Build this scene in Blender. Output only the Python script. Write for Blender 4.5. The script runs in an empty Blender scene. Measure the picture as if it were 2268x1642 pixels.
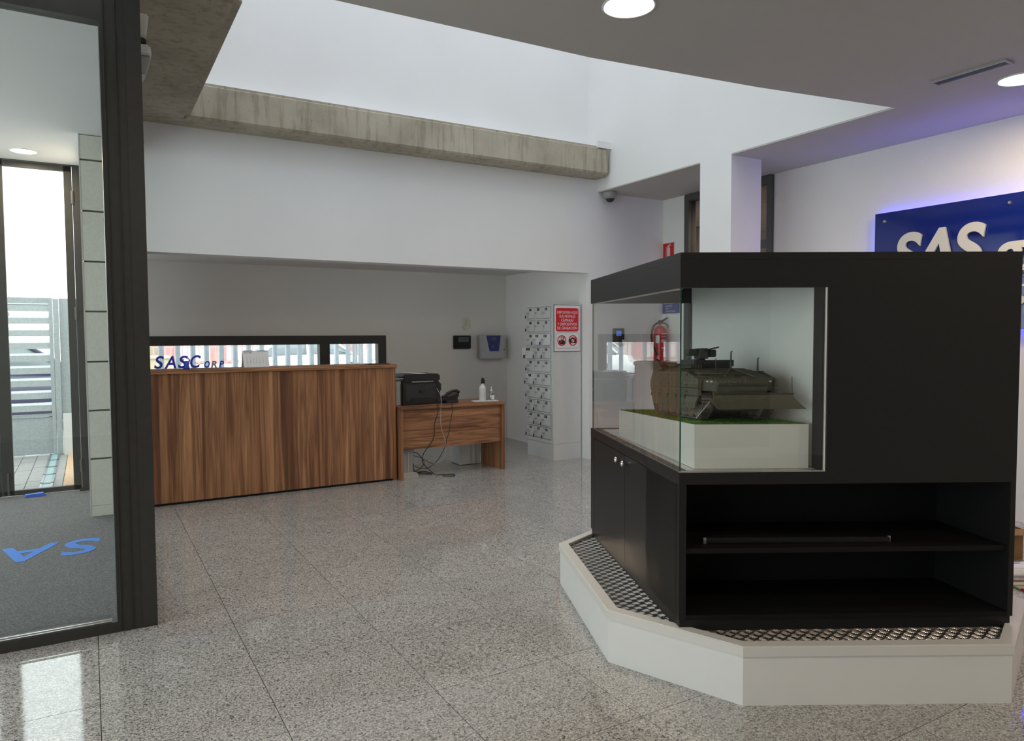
import bpy, bmesh, math, random
from mathutils import Vector, Matrix
random.seed(7)
S = bpy.context.scene
COL = S.collection
PI = math.pi

# ------------------------------------------------------------------ camera
F_PX, W_PX, H_PX = 1593.6, 2268.0, 1642.0
CAM = Vector((0, 0, 1.45))
_p, _r, _y = 0.048459, 0.005189, 0.531755
_c, _s = math.cos, math.sin
_M = Matrix(((_c(_r), -_s(_r), 0), (_s(_r), _c(_r), 0), (0, 0, 1))) @ Matrix(((1, 0, 0), (0, _c(_p), -_s(_p)), (0, _s(_p), _c(_p))))
_EX = _M @ Vector((_c(_y), 0, -_s(_y))); _EY = _M @ Vector((-_s(_y), 0, -_c(_y))); _EZ = _M @ Vector((0, 1, 0))
C2W = Matrix((_EX, _EY, _EZ))
cd = bpy.data.cameras.new('camera'); cam = bpy.data.objects.new('camera', cd); COL.objects.link(cam)
cd.sensor_width = 36; cd.lens = 36 * F_PX / W_PX; cd.clip_start = 0.05; cd.clip_end = 300
cam.matrix_world = Matrix.Translation(CAM) @ C2W.to_4x4()
S.camera = cam
def ray(px, py): return C2W @ Vector(((px - W_PX / 2) / F_PX, (H_PX / 2 - py) / F_PX, -1))
def onY(px, py, y): d = ray(px, py); return CAM + d * (y / d.y)
def onX(px, py, x): d = ray(px, py); return CAM + d * (x / d.x)
def onZ(px, py, z): d = ray(px, py); return CAM + d * ((z - CAM.z) / d.z)
def proj(p):
    q = C2W.transposed() @ (Vector(p) - CAM)
    return (W_PX / 2 + F_PX * q.x / -q.z, H_PX / 2 - F_PX * q.y / -q.z, -q.z)

# ------------------------------------------------------------------ world, lights, exposure
S.view_settings.view_transform = 'Standard'; S.view_settings.look = 'None'
S.view_settings.gamma = 1.0; S.view_settings.use_curve_mapping = False
S.view_settings.exposure = 1.4
w = bpy.data.worlds.new('overcast_sky'); S.world = w; w.use_nodes = True
bg = w.node_tree.nodes['Background']; bg.inputs[0].default_value = (0.93, 0.97, 1.0, 1); bg.inputs[1].default_value = 1.45
cy = S.cycles
cy.use_denoising = True
cy.max_bounces = 9; cy.diffuse_bounces = 6; cy.glossy_bounces = 4; cy.transparent_max_bounces = 16
cy.sample_clamp_indirect = 6; cy.caustics_reflective = False; cy.caustics_refractive = False
def area(name, loc, rot, sx, sy, energy, color, portal=False, spread=PI):
    l = bpy.data.lights.new(name, 'AREA'); l.shape = 'RECTANGLE'; l.size = sx; l.size_y = sy
    l.energy = energy; l.color = color; l.spread = spread
    o = bpy.data.objects.new(name, l); COL.objects.link(o); o.location = loc; o.rotation_euler = rot
    if portal: l.cycles.is_portal = True
    return o
area('skylight_portal', (2.9, 5.2, 5.78), (0, 0, 0), 4.9, 3.6, 1, (1, 1, 1), True)
area('door_portal', (-0.9, 8.05, 1.5), (-PI / 2, 0, 0), 2.4, 3.1, 1, (1, 1, 1), True)
area('fill_window_portal', (-4.35, 1.3, 1.6), (0, -PI / 2, 0), 3.0, 5.4, 1, (1, 1, 1), True)
area('lobby_portal', (-4.35, 6.0, 1.6), (0, -PI / 2, 0), 3.0, 3.6, 1, (1, 1, 1), True)
area('window_portal', (1.8, 9.0, 1.15), (-PI / 2, 0, 0), 3.1, 0.7, 1, (1, 1, 1), True)

area('niche_fill_light', (2.6, 6.945, 2.235), (PI / 2 - 0.15, 0, 0), 4.4, 0.05, 1.1, (1.0, 0.97, 0.93))  # unseen area light added to brighten the reception niche

# ------------------------------------------------------------------ helpers
def tag(o, label=None, cat=None, group=None, kind=None):
    if label: o['label'] = label
    if cat: o['category'] = cat
    if group: o['group'] = group
    if kind: o['kind'] = kind
    return o
def empty(name, loc, label=None, cat=None, group=None, kind=None):
    o = bpy.data.objects.new(name, None); COL.objects.link(o); o.location = loc; o.empty_display_size = 0.1
    return tag(o, label, cat, group, kind)
def origin(o):
    v = Vector((0, 0, 0))
    while o is not None: v = v + Vector(o.location); o = o.parent
    return v
class MB:
    def __init__(s): s.v = []; s.f = []; s.m = []; s.sm = []
    def add(s, vs, fs, mi=0, smooth=False):
        n = len(s.v); s.v += [Vector(v) for v in vs]
        for f in fs: s.f.append([n + i for i in f]); s.m.append(mi); s.sm.append(smooth)
        return s
    def hexa(s, p, mi=0, mis=None):   # 8 corners: bottom 4 ccw, top 4 ccw
        fs = [(3, 2, 1, 0), (4, 5, 6, 7), (0, 1, 5, 4), (1, 2, 6, 5), (2, 3, 7, 6), (3, 0, 4, 7)]
        n = len(s.v); s.v += [Vector(v) for v in p]
        for i, f in enumerate(fs): s.f.append([n + k for k in f]); s.m.append(mis[i] if mis else mi); s.sm.append(False)
        return s
    def box(s, x0, x1, y0, y1, z0, z1, mi=0, bev=0, mis=None):
        if x0 > x1: x0, x1 = x1, x0
        if y0 > y1: y0, y1 = y1, y0
        if z0 > z1: z0, z1 = z1, z0
        p = [(x0, y0, z0), (x1, y0, z0), (x1, y1, z0), (x0, y1, z0), (x0, y0, z1), (x1, y0, z1), (x1, y1, z1), (x0, y1, z1)]
        if not bev: return s.hexa(p, mi, mis)
        return s.bevhexa(p, bev, mi)
    def bevhexa(s, p, bev, mi=0, seg=2):
        bm = bmesh.new(); vs = [bm.verts.new(q) for q in p]
        for f in [(3, 2, 1, 0), (4, 5, 6, 7), (0, 1, 5, 4), (1, 2, 6, 5), (2, 3, 7, 6), (3, 0, 4, 7)]: bm.faces.new([vs[k] for k in f])
        bmesh.ops.bevel(bm, geom=bm.edges[:], offset=bev, segments=seg, affect='EDGES', clamp_overlap=True)
        bm.verts.index_update()
        s.add([v.co.copy() for v in bm.verts], [[v.index for v in f.verts] for f in bm.faces], mi); bm.free()
        return s
    def prism(s, poly, z0, z1, mi=0):   # poly ccw in xy
        n = len(poly); v = [(x, y, z0) for x, y in poly] + [(x, y, z1) for x, y in poly]
        fs = [tuple(range(n))[::-1], tuple(range(n, 2 * n))] + [(i, (i + 1) % n, n + (i + 1) % n, n + i) for i in range(n)]
        return s.add(v, fs, mi)
    def extr(s, pts, d, mi=0, smooth=False):   # polygon of 3d points, extruded by d
        n = len(pts); pts = [Vector(p) for p in pts]; d = Vector(d)
        s.add(pts + [p + d for p in pts], [tuple(range(n))[::-1], tuple(range(n, 2 * n))], mi)
        return s.add(pts + [p + d for p in pts], [(i, (i + 1) % n, n + (i + 1) % n, n + i) for i in range(n)], mi, smooth)
    def tube(s, path, r, seg=8, mi=0, caps=True):
        path = [Vector(p) for p in path]; n = len(path); rings = []; up = None
        for i, p in enumerate(path):
            t = (path[min(i + 1, n - 1)] - path[max(i - 1, 0)]).normalized()
            if up is None: up = Vector((0, 0, 1)) if abs(t.z) < 0.9 else Vector((1, 0, 0))
            a = t.cross(up)
            if a.length < 1e-5: a = t.cross(Vector((0, 1, 0)))
            a.normalize(); b = a.cross(t); up = b
            rr = r[i] if isinstance(r, (list, tuple)) else r
            rings.append([p + (a * math.cos(2 * PI * k / seg) + b * math.sin(2 * PI * k / seg)) * rr for k in range(seg)])
        v = [q for R in rings for q in R]; f = []
        for i in range(n - 1):
            for k in range(seg): f.append((i * seg + k, i * seg + (k + 1) % seg, (i + 1) * seg + (k + 1) % seg, (i + 1) * seg + k))
        s.add(v, f, mi, True)
        if caps: s.add(rings[0], [tuple(range(seg))], mi); s.add(rings[-1], [tuple(range(seg))[::-1]], mi)
        return s
    def cyl(s, a, b, r, seg=16, mi=0): return s.tube([a, b], r, seg, mi)
    def lathe(s, prof, base, seg=24, mi=0, axis='z'):
        base = Vector(base); v = []; f = []
        for r, h in prof:
            for k in range(seg):
                c_, s_ = math.cos(2 * PI * k / seg) * r, math.sin(2 * PI * k / seg) * r
                v.append(base + (Vector((c_, s_, h)) if axis == 'z' else Vector((c_, -h, s_)) if axis == 'y' else Vector((-h, c_, s_))))
        for i in range(len(prof) - 1):
            for k in range(seg): f.append((i * seg + k, i * seg + (k + 1) % seg, (i + 1) * seg + (k + 1) % seg, (i + 1) * seg + k))
        return s.add(v, f, mi, True)
    def mesh(s, name, mats, org=(0, 0, 0)):
        me = bpy.data.meshes.new(name); org = Vector(org)
        me.from_pydata([tuple(v - org) for v in s.v], [], s.f)
        for m in (mats if isinstance(mats, (list, tuple)) else [mats]): me.materials.append(m)
        me.polygons.foreach_set('material_index', s.m); me.polygons.foreach_set('use_smooth', s.sm)
        me.validate(); me.update(); return me
    def build(s, name, mats, parent=None, org=None, **kw):
        if parent is not None:
            loc = Vector(org) - origin(parent) if org is not None else Vector((0, 0, 0)); o_ = Vector(org) if org is not None else origin(parent)
        else:
            o_ = Vector(org) if org is not None else Vector((0, 0, 0)); loc = o_
        o = bpy.data.objects.new(name, s.mesh(name, mats, o_)); COL.objects.link(o); o.location = loc
        if parent is not None: o.parent = parent
        return tag(o, **kw)
def struct(name, mb, mats, parent=None, **kw): return mb.build(name, mats, parent, kind='structure', **kw)
def text_mb(txt, size, M4, depth=0.0005, bold=0.0, shear=0.0, align='LEFT', sx=1.0, res=3, mi=0, mb=None, spacing=1.0):
    cu = bpy.data.curves.new('t', 'FONT'); cu.body = txt; cu.size = size; cu.extrude = depth; cu.offset = bold; cu.shear = shear
    cu.align_x = align; cu.resolution_u = res; cu.space_character = spacing; cu.space_line = 0.95
    o = bpy.data.objects.new('t', cu); COL.objects.link(o)
    dg = bpy.context.evaluated_depsgraph_get(); dg.update()
    me = bpy.data.meshes.new_from_object(o.evaluated_get(dg))
    mb = mb or MB(); S_ = Matrix.Diagonal((sx, 1, 1, 1))
    mb.add([M4 @ S_ @ v.co for v in me.vertices], [list(p.vertices) for p in me.polygons], mi)
    bpy.data.objects.remove(o); bpy.data.curves.remove(cu); bpy.data.meshes.remove(me)
    return mb
def frame_mat(o, xd, yd):   # text plane: origin, reading direction, up direction
    xd = Vector(xd).normalized(); yd = Vector(yd).normalized(); zd = xd.cross(yd)
    m = Matrix((xd, yd, zd)).transposed().to_4x4(); m.translation = Vector(o); return m
def copy_tree(o, parent=None, keep=('label', 'category', 'group', 'kind')):
    c = o.copy(); COL.objects.link(c); c.parent = parent
    for ch in list(o.children): copy_tree(ch, c)
    return c

# ------------------------------------------------------------------ materials
def mat(name, col, rough=0.5, metal=0.0, spec=0.5, emit=None, es=0, coat=0.0):
    m = bpy.data.materials.new(name); m.use_nodes = True; b = m.node_tree.nodes['Principled BSDF']
    b.inputs['Base Color'].default_value = (*col, 1); b.inputs['Roughness'].default_value = rough
    b.inputs['Metallic'].default_value = metal; b.inputs['Specular IOR Level'].default_value = spec
    b.inputs['Coat Weight'].default_value = coat; b.inputs['Coat Roughness'].default_value = 0.05
    if emit: b.inputs['Emission Color'].default_value = (*emit, 1); b.inputs['Emission Strength'].default_value = es
    return m
class NT:
    def __init__(s, m): s.m = m; s.t = m.node_tree; s.b = s.t.nodes['Principled BSDF']
    def n(s, ty, **kw):
        x = s.t.nodes.new(ty)
        for k, v in kw.items():
            if k in x.inputs: x.inputs[k].default_value = v
            else: setattr(x, k, v)
        return x
    def l(s, a, b): s.t.links.new(a, b)
    def coord(s, scale=(1, 1, 1), kind='Object', rnd=False):
        tc = s.n('ShaderNodeTexCoord'); mp = s.n('ShaderNodeMapping'); mp.inputs['Scale'].default_value = scale
        if kind == 'World': g = s.n('ShaderNodeNewGeometry'); s.l(g.outputs['Position'], mp.inputs['Vector'])
        else: s.l(tc.outputs[kind], mp.inputs['Vector'])
        if rnd:
            oi = s.n('ShaderNodeObjectInfo'); vm = s.n('ShaderNodeVectorMath', operation='SCALE'); vm.inputs[0].default_value = (37, 51, 13)
            s.l(oi.outputs['Random'], vm.inputs['Scale']); s.l(vm.outputs[0], mp.inputs['Location'])
        return mp.outputs['Vector']
    def noise(s, vec, scale, detail=2, rough=0.5, dist=0):
        x = s.n('ShaderNodeTexNoise', Scale=scale, Detail=detail, Roughness=rough, Distortion=dist); s.l(vec, x.inputs['Vector']); return x.outputs['Fac']
    def ramp(s, fac, stops, interp='LINEAR'):
        x = s.n('ShaderNodeValToRGB'); cr = x.color_ramp; cr.interpolation = interp
        while len(cr.elements) < len(stops): cr.elements.new(0.5)
        for e, (p, c) in zip(cr.elements, stops): e.position = p; e.color = (*c, 1) if len(c) == 3 else c
        s.l(fac, x.inputs['Fac']); return x.outputs['Color']
    def mix(s, a, b, fac, mode='MIX'):
        x = s.n('ShaderNodeMix', data_type='RGBA', blend_type=mode)
        for sock, val in ((x.inputs[0], fac), (x.inputs[6], a), (x.inputs[7], b)):
            if hasattr(val, 'links') or hasattr(val, 'is_linked'): s.l(val, sock)
            else: sock.default_value = val if isinstance(val, (int, float)) else (*val, 1)
        return x.outputs[2]
    def bump(s, h, strength=0.2, dist=0.01):
        x = s.n('ShaderNodeBump', Strength=strength, Distance=dist); s.l(h, x.inputs['Height']); s.l(x.outputs['Normal'], s.b.inputs['Normal'])
    def color(s, c): s.l(c, s.b.inputs['Base Color'])

def plaster(name, col, rough=0.75):
    m = mat(name, col, rough, spec=0.25); t = NT(m); v = t.coord(kind='World')
    t.color(t.ramp(t.noise(v, 1.7, 3), [(0.3, tuple(c * 0.97 for c in col)), (0.7, col)])); t.bump(t.noise(v, 160, 2), 0.03, 0.002); return m
M = {}
M['white_wall'] = plaster('white_plaster', (0.85, 0.85, 0.85))
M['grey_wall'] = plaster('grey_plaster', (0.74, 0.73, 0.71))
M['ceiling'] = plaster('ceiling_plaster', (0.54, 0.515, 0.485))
def granite():
    m = mat('polished_granite', (0.4, 0.4, 0.39), 0.06, spec=1.0); t = NT(m); v = t.coord(kind='World', rnd=True)
    f1 = t.noise(v, 125, 4, 0.7, 0.8); f2 = t.noise(v, 60, 2, 0.6, 1.2); f3 = t.noise(v, 5, 3)
    base = t.ramp(f1, [(0.36, (0.05, 0.049, 0.047)), (0.44, (0.29, 0.285, 0.275)), (0.53, (0.485, 0.475, 0.458)), (0.64, (0.72, 0.71, 0.68))])
    spots = t.ramp(f2, [(0.32, (0.30, 0.29, 0.28)), (0.42, (1, 1, 1))])
    c = t.mix(base, spots, 1.0, 'MULTIPLY'); c = t.mix(c, t.ramp(f3, [(0.3, (0.90, 0.895, 0.88)), (0.7, (1.02, 1.0, 0.99))]), 1.0, 'MULTIPLY')
    oi = t.n('ShaderNodeObjectInfo'); c = t.mix(c, t.ramp(oi.outputs['Random'], [(0, (0.93, 0.93, 0.93)), (1, (1, 1, 1))]), 1.0, 'MULTIPLY')
    t.color(c); return m
M['granite'] = granite()
M['grout'] = mat('joint_filler', (0.16, 0.15, 0.13), 0.8)
def concrete():
    m = mat('board_marked_concrete', (0.3, 0.28, 0.24), 0.7, spec=0.3); t = NT(m); v = t.coord(kind='World'); vs = t.coord((14, 14, 1.6), kind='World')
    a = t.ramp(t.noise(v, 2.2, 5, 0.6), [(0.25, (0.33, 0.29, 0.225)), (0.5, (0.45, 0.405, 0.32)), (0.78, (0.56, 0.51, 0.42))])
    s1 = t.ramp(t.noise(vs, 1.3, 4, 0.6), [(0.36, (0.62, 0.58, 0.52)), (0.5, (1, 1, 1))])
    p = t.ramp(t.noise(v, 60, 2, 0.5), [(0.25, (0.30, 0.27, 0.22)), (0.29, (1, 1, 1))])
    c = t.mix(t.mix(a, s1, 0.55, 'MULTIPLY'), p, 1.0, 'MULTIPLY'); t.color(c); t.bump(t.noise(v, 40, 4), 0.25, 0.004); return m
M['concrete'] = concrete()
def walnut(name, scale):
    m = mat(name, (0.2, 0.1, 0.05), 0.38, spec=0.4); t = NT(m); v = t.coord(scale, kind='World')
    w_ = t.noise(v, 1.0, 4, 0.55, 0.5); w2 = t.noise(v, 4.2, 3, 0.6, 0.3)
    a = t.ramp(w_, [(0.30, (0.105, 0.046, 0.024)), (0.41, (0.20, 0.086, 0.042)), (0.49, (0.41, 0.195, 0.094)), (0.55, (0.23, 0.105, 0.052)), (0.67, (0.54, 0.27, 0.132))])
    b = t.ramp(w2, [(0.3, (0.66, 0.6, 0.56)), (0.55, (1, 1, 1))])
    t.color(t.mix(a, b, 0.8, 'MULTIPLY')); return m
M['walnut_v'] = walnut('walnut_vertical_grain', (11.5, 11.5, 0.36))
M['walnut_h'] = walnut('walnut_horizontal_grain', (0.7, 0.7, 13))
M['walnut_t'] = walnut('walnut_top', (0.8, 12, 12))
def carpet():
    m = mat('entrance_mat_pile', (0.05, 0.052, 0.055), 0.95, spec=0.1); t = NT(m); v = t.coord(kind='World')
    t.color(t.ramp(t.noise(v, 130, 3, 0.7), [(0.3, (0.07, 0.072, 0.075)), (0.55, (0.17, 0.175, 0.18)), (0.75, (0.30, 0.31, 0.32))])); t.bump(t.noise(v, 260, 2), 0.5, 0.004); return m
M['carpet'] = carpet()
def speck(name, col, rough, sc, amt, metal=0, spec=0.5, bump=0):
    m = mat(name, col, rough, metal, spec); t = NT(m); v = t.coord(kind='World')
    t.color(t.ramp(t.noise(v, sc, 3), [(0.3, tuple(c * (1 - amt) for c in col)), (0.7, tuple(min(1, c * (1 + amt)) for c in col))]))
    if bump: t.bump(t.noise(v, sc * 3, 2), bump, 0.002)
    return m
M['frame'] = speck('anthracite_steel', (0.034, 0.034, 0.031), 0.42, 30, 0.08, 0, 0.4, 0.04)
M['frame_light'] = speck('grey_steel', (0.075, 0.082, 0.078), 0.45, 30, 0.08)
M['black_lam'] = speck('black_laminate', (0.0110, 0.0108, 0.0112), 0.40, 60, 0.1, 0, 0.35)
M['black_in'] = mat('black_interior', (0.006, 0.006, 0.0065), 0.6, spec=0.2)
M['white_lam'] = speck('white_laminate', (0.72, 0.72, 0.70), 0.35, 8, 0.01)
M['cream_lam'] = speck('cream_laminate', (0.66, 0.645, 0.61), 0.4, 8, 0.01)
M['clad'] = speck('pale_stone_cladding', (0.74, 0.725, 0.64), 0.55, 60, 0.05)
M['locker'] = speck('locker_enamel', (0.60, 0.62, 0.62), 0.4, 20, 0.015)
M['dark'] = mat('dark_plastic', (0.02, 0.02, 0.022), 0.4)
M['black'] = mat('black_plastic', (0.008, 0.008, 0.009), 0.35)
M['chrome'] = mat('chrome', (0.7, 0.7, 0.7), 0.18, 1.0)
M['steel'] = speck('brushed_steel', (0.55, 0.55, 0.56), 0.3, 200, 0.05, 1.0)
M['tread'] = speck('aluminium_tread_lit', (0.74, 0.71, 0.66), 0.26, 90, 0.08, 1.0)  # lug colour raised as if catching the light
M['tread_shaded'] = speck('aluminium_tread_shaded', (0.07, 0.065, 0.06), 0.5, 90, 0.15, 1.0)  # plate ground darkened in colour so the lugs look lit
M['red'] = mat('signal_red', (0.62, 0.012, 0.02), 0.4)
M['ext_red'] = mat('extinguisher_red', (0.50, 0.01, 0.018), 0.25, coat=0.4)
M['paper'] = mat('white_print', (0.80, 0.80, 0.80), 0.6)
M['ink'] = mat('black_print', (0.015, 0.015, 0.015), 0.6)
M['pale_ink'] = mat('grey_print', (0.30, 0.30, 0.30), 0.6)
M['blue'] = mat('blue_acrylic', (0.012, 0.03, 0.26), 0.12, coat=0.3)
M['blue_sign'] = mat('blue_sign_acrylic', (0.006, 0.020, 0.20), 0.05, coat=0.6)
M['blue_letter'] = mat('blue_letter', (0.03, 0.06, 0.55), 0.3)
M['blue_mat'] = mat('blue_pile', (0.06, 0.22, 0.70), 0.9)
M['blue_rubber'] = mat('blue_rubber', (0.03, 0.12, 0.65), 0.5)
M['tag_blue'] = mat('navy_tag', (0.01, 0.015, 0.09), 0.4)
M['screen_blue'] = mat('lit_blue_screen', (0.02, 0.06, 0.3), 0.2, emit=(0.05, 0.13, 0.5), es=0.4)
M['screen_grey'] = mat('grey_screen', (0.10, 0.12, 0.13), 0.15)
M['white_pl'] = mat('white_plastic', (0.68, 0.68, 0.68), 0.35)
M['cream_pl'] = mat('cream_plastic', (0.62, 0.60, 0.52), 0.4)
M['grey_pl'] = mat('grey_plastic', (0.36, 0.36, 0.35), 0.35)
M['pc_grey'] = mat('pale_grey_metal', (0.42, 0.44, 0.43), 0.35)
M['pr_disc'] = mat('dark_grey_plastic', (0.05, 0.05, 0.05), 0.4)
M['brass'] = mat('brass', (0.7, 0.5, 0.2), 0.3, 1.0)
M['olive'] = speck('olive_drab', (0.085, 0.080, 0.054), 0.7, 40, 0.10, 0, 0.3)
M['olive_dark'] = speck('dark_olive_paint', (0.055, 0.055, 0.040), 0.7, 40, 0.15, 0, 0.3)  # darker olive for bolts, roof gear and small fittings
M['rubber'] = speck('dusty_rubber', (0.09, 0.068, 0.055), 0.85, 60, 0.2)
M['wheel'] = speck('dusty_wheel', (0.15, 0.115, 0.09), 0.8, 60, 0.2)
M['lamp_red'] = mat('red_lens', (0.25, 0.02, 0.02), 0.2)
def grass():
    m = mat('model_grass', (0.1, 0.3, 0.03), 0.9, spec=0.1); t = NT(m); v = t.coord(kind='World')
    t.color(t.ramp(t.noise(v, 60, 4, 0.7), [(0.3, (0.035, 0.11, 0.012)), (0.6, (0.11, 0.27, 0.03)), (0.8, (0.24, 0.40, 0.07))])); return m
M['grass'] = grass()
def galv():
    m = mat('galvanised_steel', (0.4, 0.45, 0.47), 0.45, 0.3); t = NT(m); v = t.coord(kind='World')
    vo = t.n('ShaderNodeTexVoronoi', Scale=55); t.l(v, vo.inputs['Vector'])
    t.color(t.ramp(vo.outputs['Color'], [(0.2, (0.40, 0.44, 0.455)), (0.8, (0.47, 0.51, 0.525))])); return m
M['galv'] = galv()
M['bar_blue'] = speck('weathered_galvanised_bar', (0.36, 0.42, 0.46), 0.5, 12, 0.1)
M['paver'] = speck('grey_paver', (0.30, 0.295, 0.285), 0.85, 40, 0.15)
M['paver_o'] = speck('ochre_paver', (0.55, 0.37, 0.23), 0.85, 40, 0.12)
M['asphalt'] = speck('pale_asphalt', (0.45, 0.45, 0.45), 0.9, 20, 0.1)
M['turf'] = speck('verge_grass', (0.35, 0.42, 0.22), 0.95, 10, 0.3)
M['carwhite'] = mat('white_car_paint', (0.85, 0.87, 0.88), 0.2, coat=0.5)
M['carpurple'] = mat('dark_violet_car_paint', (0.03, 0.028, 0.07), 0.2, coat=0.5)
M['carglass'] = mat('dark_car_glass', (0.22, 0.26, 0.27), 0.1)
M['far_red'] = speck('pale_red_render', (0.75, 0.42, 0.40), 0.8, 3, 0.1)  # far colours lightened to look overexposed through the window
M['far_white'] = speck('pale_render', (0.88, 0.82, 0.78), 0.8, 3, 0.05)
M['far_tan'] = speck('tan_render', (0.50, 0.43, 0.30), 0.8, 3, 0.05)
M['far_grey'] = speck('grey_railing_paint', (0.45, 0.35, 0.35), 0.7, 3, 0.05)
M['leaf'] = speck('tree_leaves', (0.30, 0.36, 0.22), 0.9, 6, 0.35)
M['bark'] = speck('tree_bark', (0.12, 0.09, 0.06), 0.9, 10, 0.3)
M['card'] = speck('brown_cardboard', (0.30, 0.18, 0.075), 0.8, 30, 0.08)
M['room_beige'] = plaster('beige_office_plaster', (0.42, 0.35, 0.30))
M['tile_ceiling'] = speck('office_ceiling_tile', (0.45, 0.38, 0.33), 0.9, 60, 0.05)
M['banner'] = speck('dark_banner_print', (0.10, 0.11, 0.13), 0.6, 4, 0.15)
M['lamp_on'] = mat('lit_diffuser', (0.9, 0.9, 0.88), 0.5, emit=(1, 0.90, 0.78), es=9)
M['led_blue'] = mat('blue_led_strip', (0.1, 0.1, 0.4), 0.5, emit=(0.06, 0.06, 1.0), es=8)
M['frost'] = mat('frosted_glass_block', (0.35, 0.50, 0.52), 0.25)
def glass(name, tint=(0.97, 0.99, 0.98), k=1.0):
    m = bpy.data.materials.new(name); m.use_nodes = True; t = m.node_tree; t.nodes.clear()
    out = t.nodes.new('ShaderNodeOutputMaterial'); mx = t.nodes.new('ShaderNodeMixShader'); tr = t.nodes.new('ShaderNodeBsdfTransparent'); gl = t.nodes.new('ShaderNodeBsdfGlossy')
    fr = t.nodes.new('ShaderNodeFresnel'); ge = t.nodes.new('ShaderNodeNewGeometry'); s1 = t.nodes.new('ShaderNodeMath'); s2 = t.nodes.new('ShaderNodeMath'); s3 = t.nodes.new('ShaderNodeMath')
    s1.operation = 'SUBTRACT'; s1.inputs[0].default_value = 1; t.links.new(ge.outputs['Backfacing'], s1.inputs[1])
    s2.operation = 'MULTIPLY'; t.links.new(fr.outputs[0], s2.inputs[0]); t.links.new(s1.outputs[0], s2.inputs[1])
    s3.operation = 'MULTIPLY'; s3.use_clamp = True; t.links.new(s2.outputs[0], s3.inputs[0]); s3.inputs[1].default_value = 1.9 * k
    fr.inputs['IOR'].default_value = 1.5; tr.inputs[0].default_value = (*tint, 1); gl.inputs[0].default_value = (1, 1, 1, 1); gl.inputs['Roughness'].default_value = 0.0
    t.links.new(s3.outputs[0], mx.inputs[0]); t.links.new(tr.outputs[0], mx.inputs[1]); t.links.new(gl.outputs[0], mx.inputs[2]); t.links.new(mx.outputs[0], out.inputs[0])
    return m
M['glass'] = glass('clear_glass')
M['glass_case'] = glass('vitrine_glass', (0.975, 0.99, 0.98), 0.85)
M['glass_dimming'] = glass('dimming_rooflight_glass', (0.70, 0.71, 0.72))  # tint put in to cut the daylight entering the well
M['glass_dark'] = glass('office_glass', (0.75, 0.75, 0.74))
M['glass_edge'] = mat('green_glass_edge', (0.01, 0.06, 0.045), 0.1)
M['clear_pl'] = glass('clear_bottle_plastic', (0.82, 0.84, 0.84), 1.5)

# ================================================================== SETTING
ZC = 3.10; XR = 6.14; YW = 6.75; YN = 8.8
# floor: slab + individually laid granite tiles (0.59 m)
fl = struct('floor', MB().box(-4.2, 9.2, -4.2, 8.02, -0.14, -0.0085).box(0.1, 9.2, 8.02, 9.0, -0.14, -0.0085), M['grout'])
TX, TY, GAP = 0.592, 0.585, 0.0015
tile_me = MB().box(-TX / 2 + GAP, TX / 2 - GAP, -TY / 2 + GAP, TY / 2 - GAP, -0.008, 0).mesh('tile', M['granite'])
rest = MB(); nt = 0
for i in range(-7, 11):
    for j in range(-12, 11):
        cx, cy_ = (i + 0.5) * TX + 0.0, 2.640 + (j + 0.5) * TY
        if cx < 0.18 and cy_ > 4.2: continue            # entrance mat there
        if cy_ + TY / 2 > 9.2 or cx > XR + 0.2: continue
        vis = False
        for a in (-0.5, 0, 0.5):
            for b in (-0.5, 0, 0.5):
                q = Vector((cx + a * TX, cy_ + b * TY, 0))
                if (C2W.transposed() @ (q - CAM)).z < -0.3:
                    u_, v_, d_ = proj(q)
                    if -60 < u_ < 2330 and v_ < 1710: vis = True
        if vis:
            o = bpy.data.objects.new('tile', tile_me); COL.objects.link(o); o.parent = fl; o.location = (cx, cy_, 0); nt += 1
        else: rest.box(cx - TX / 2 + GAP, cx + TX / 2 - GAP, cy_ - TY / 2 + GAP, cy_ + TY / 2 - GAP, -0.008, 0)
rest.build('tile_field', M['granite'], fl, kind='stuff')

wb = MB()                                             # wall above the reception niche and wall right of it (one plane)
wb.box(0.27, 5.01, YW, 6.93, 2.168, 3.62); wb.box(5.01, XR + 0.1, YW, 6.95, 0, ZC); wb.box(5.01, 5.14, YW, 6.95, ZC, 3.62)
struct('wall_reception', wb, M['white_wall'])
struct('wall_niche_right', MB().box(5.09, 5.2, 6.95, YN + 0.2, 0, 2.4), M['white_wall'])
nb = MB()                                              # niche back wall round the long window
WX0, WX1, WZ0, WZ1 = 0.34, 3.295, 0.86, 1.462
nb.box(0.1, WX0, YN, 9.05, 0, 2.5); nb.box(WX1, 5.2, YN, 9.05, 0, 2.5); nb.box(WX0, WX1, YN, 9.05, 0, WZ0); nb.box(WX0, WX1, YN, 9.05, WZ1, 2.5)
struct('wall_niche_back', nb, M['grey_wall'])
struct('ceiling_niche', MB().box(0.1, 5.2, 6.93, 9.0, 2.29, 2.45), M['grey_wall'])
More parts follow.
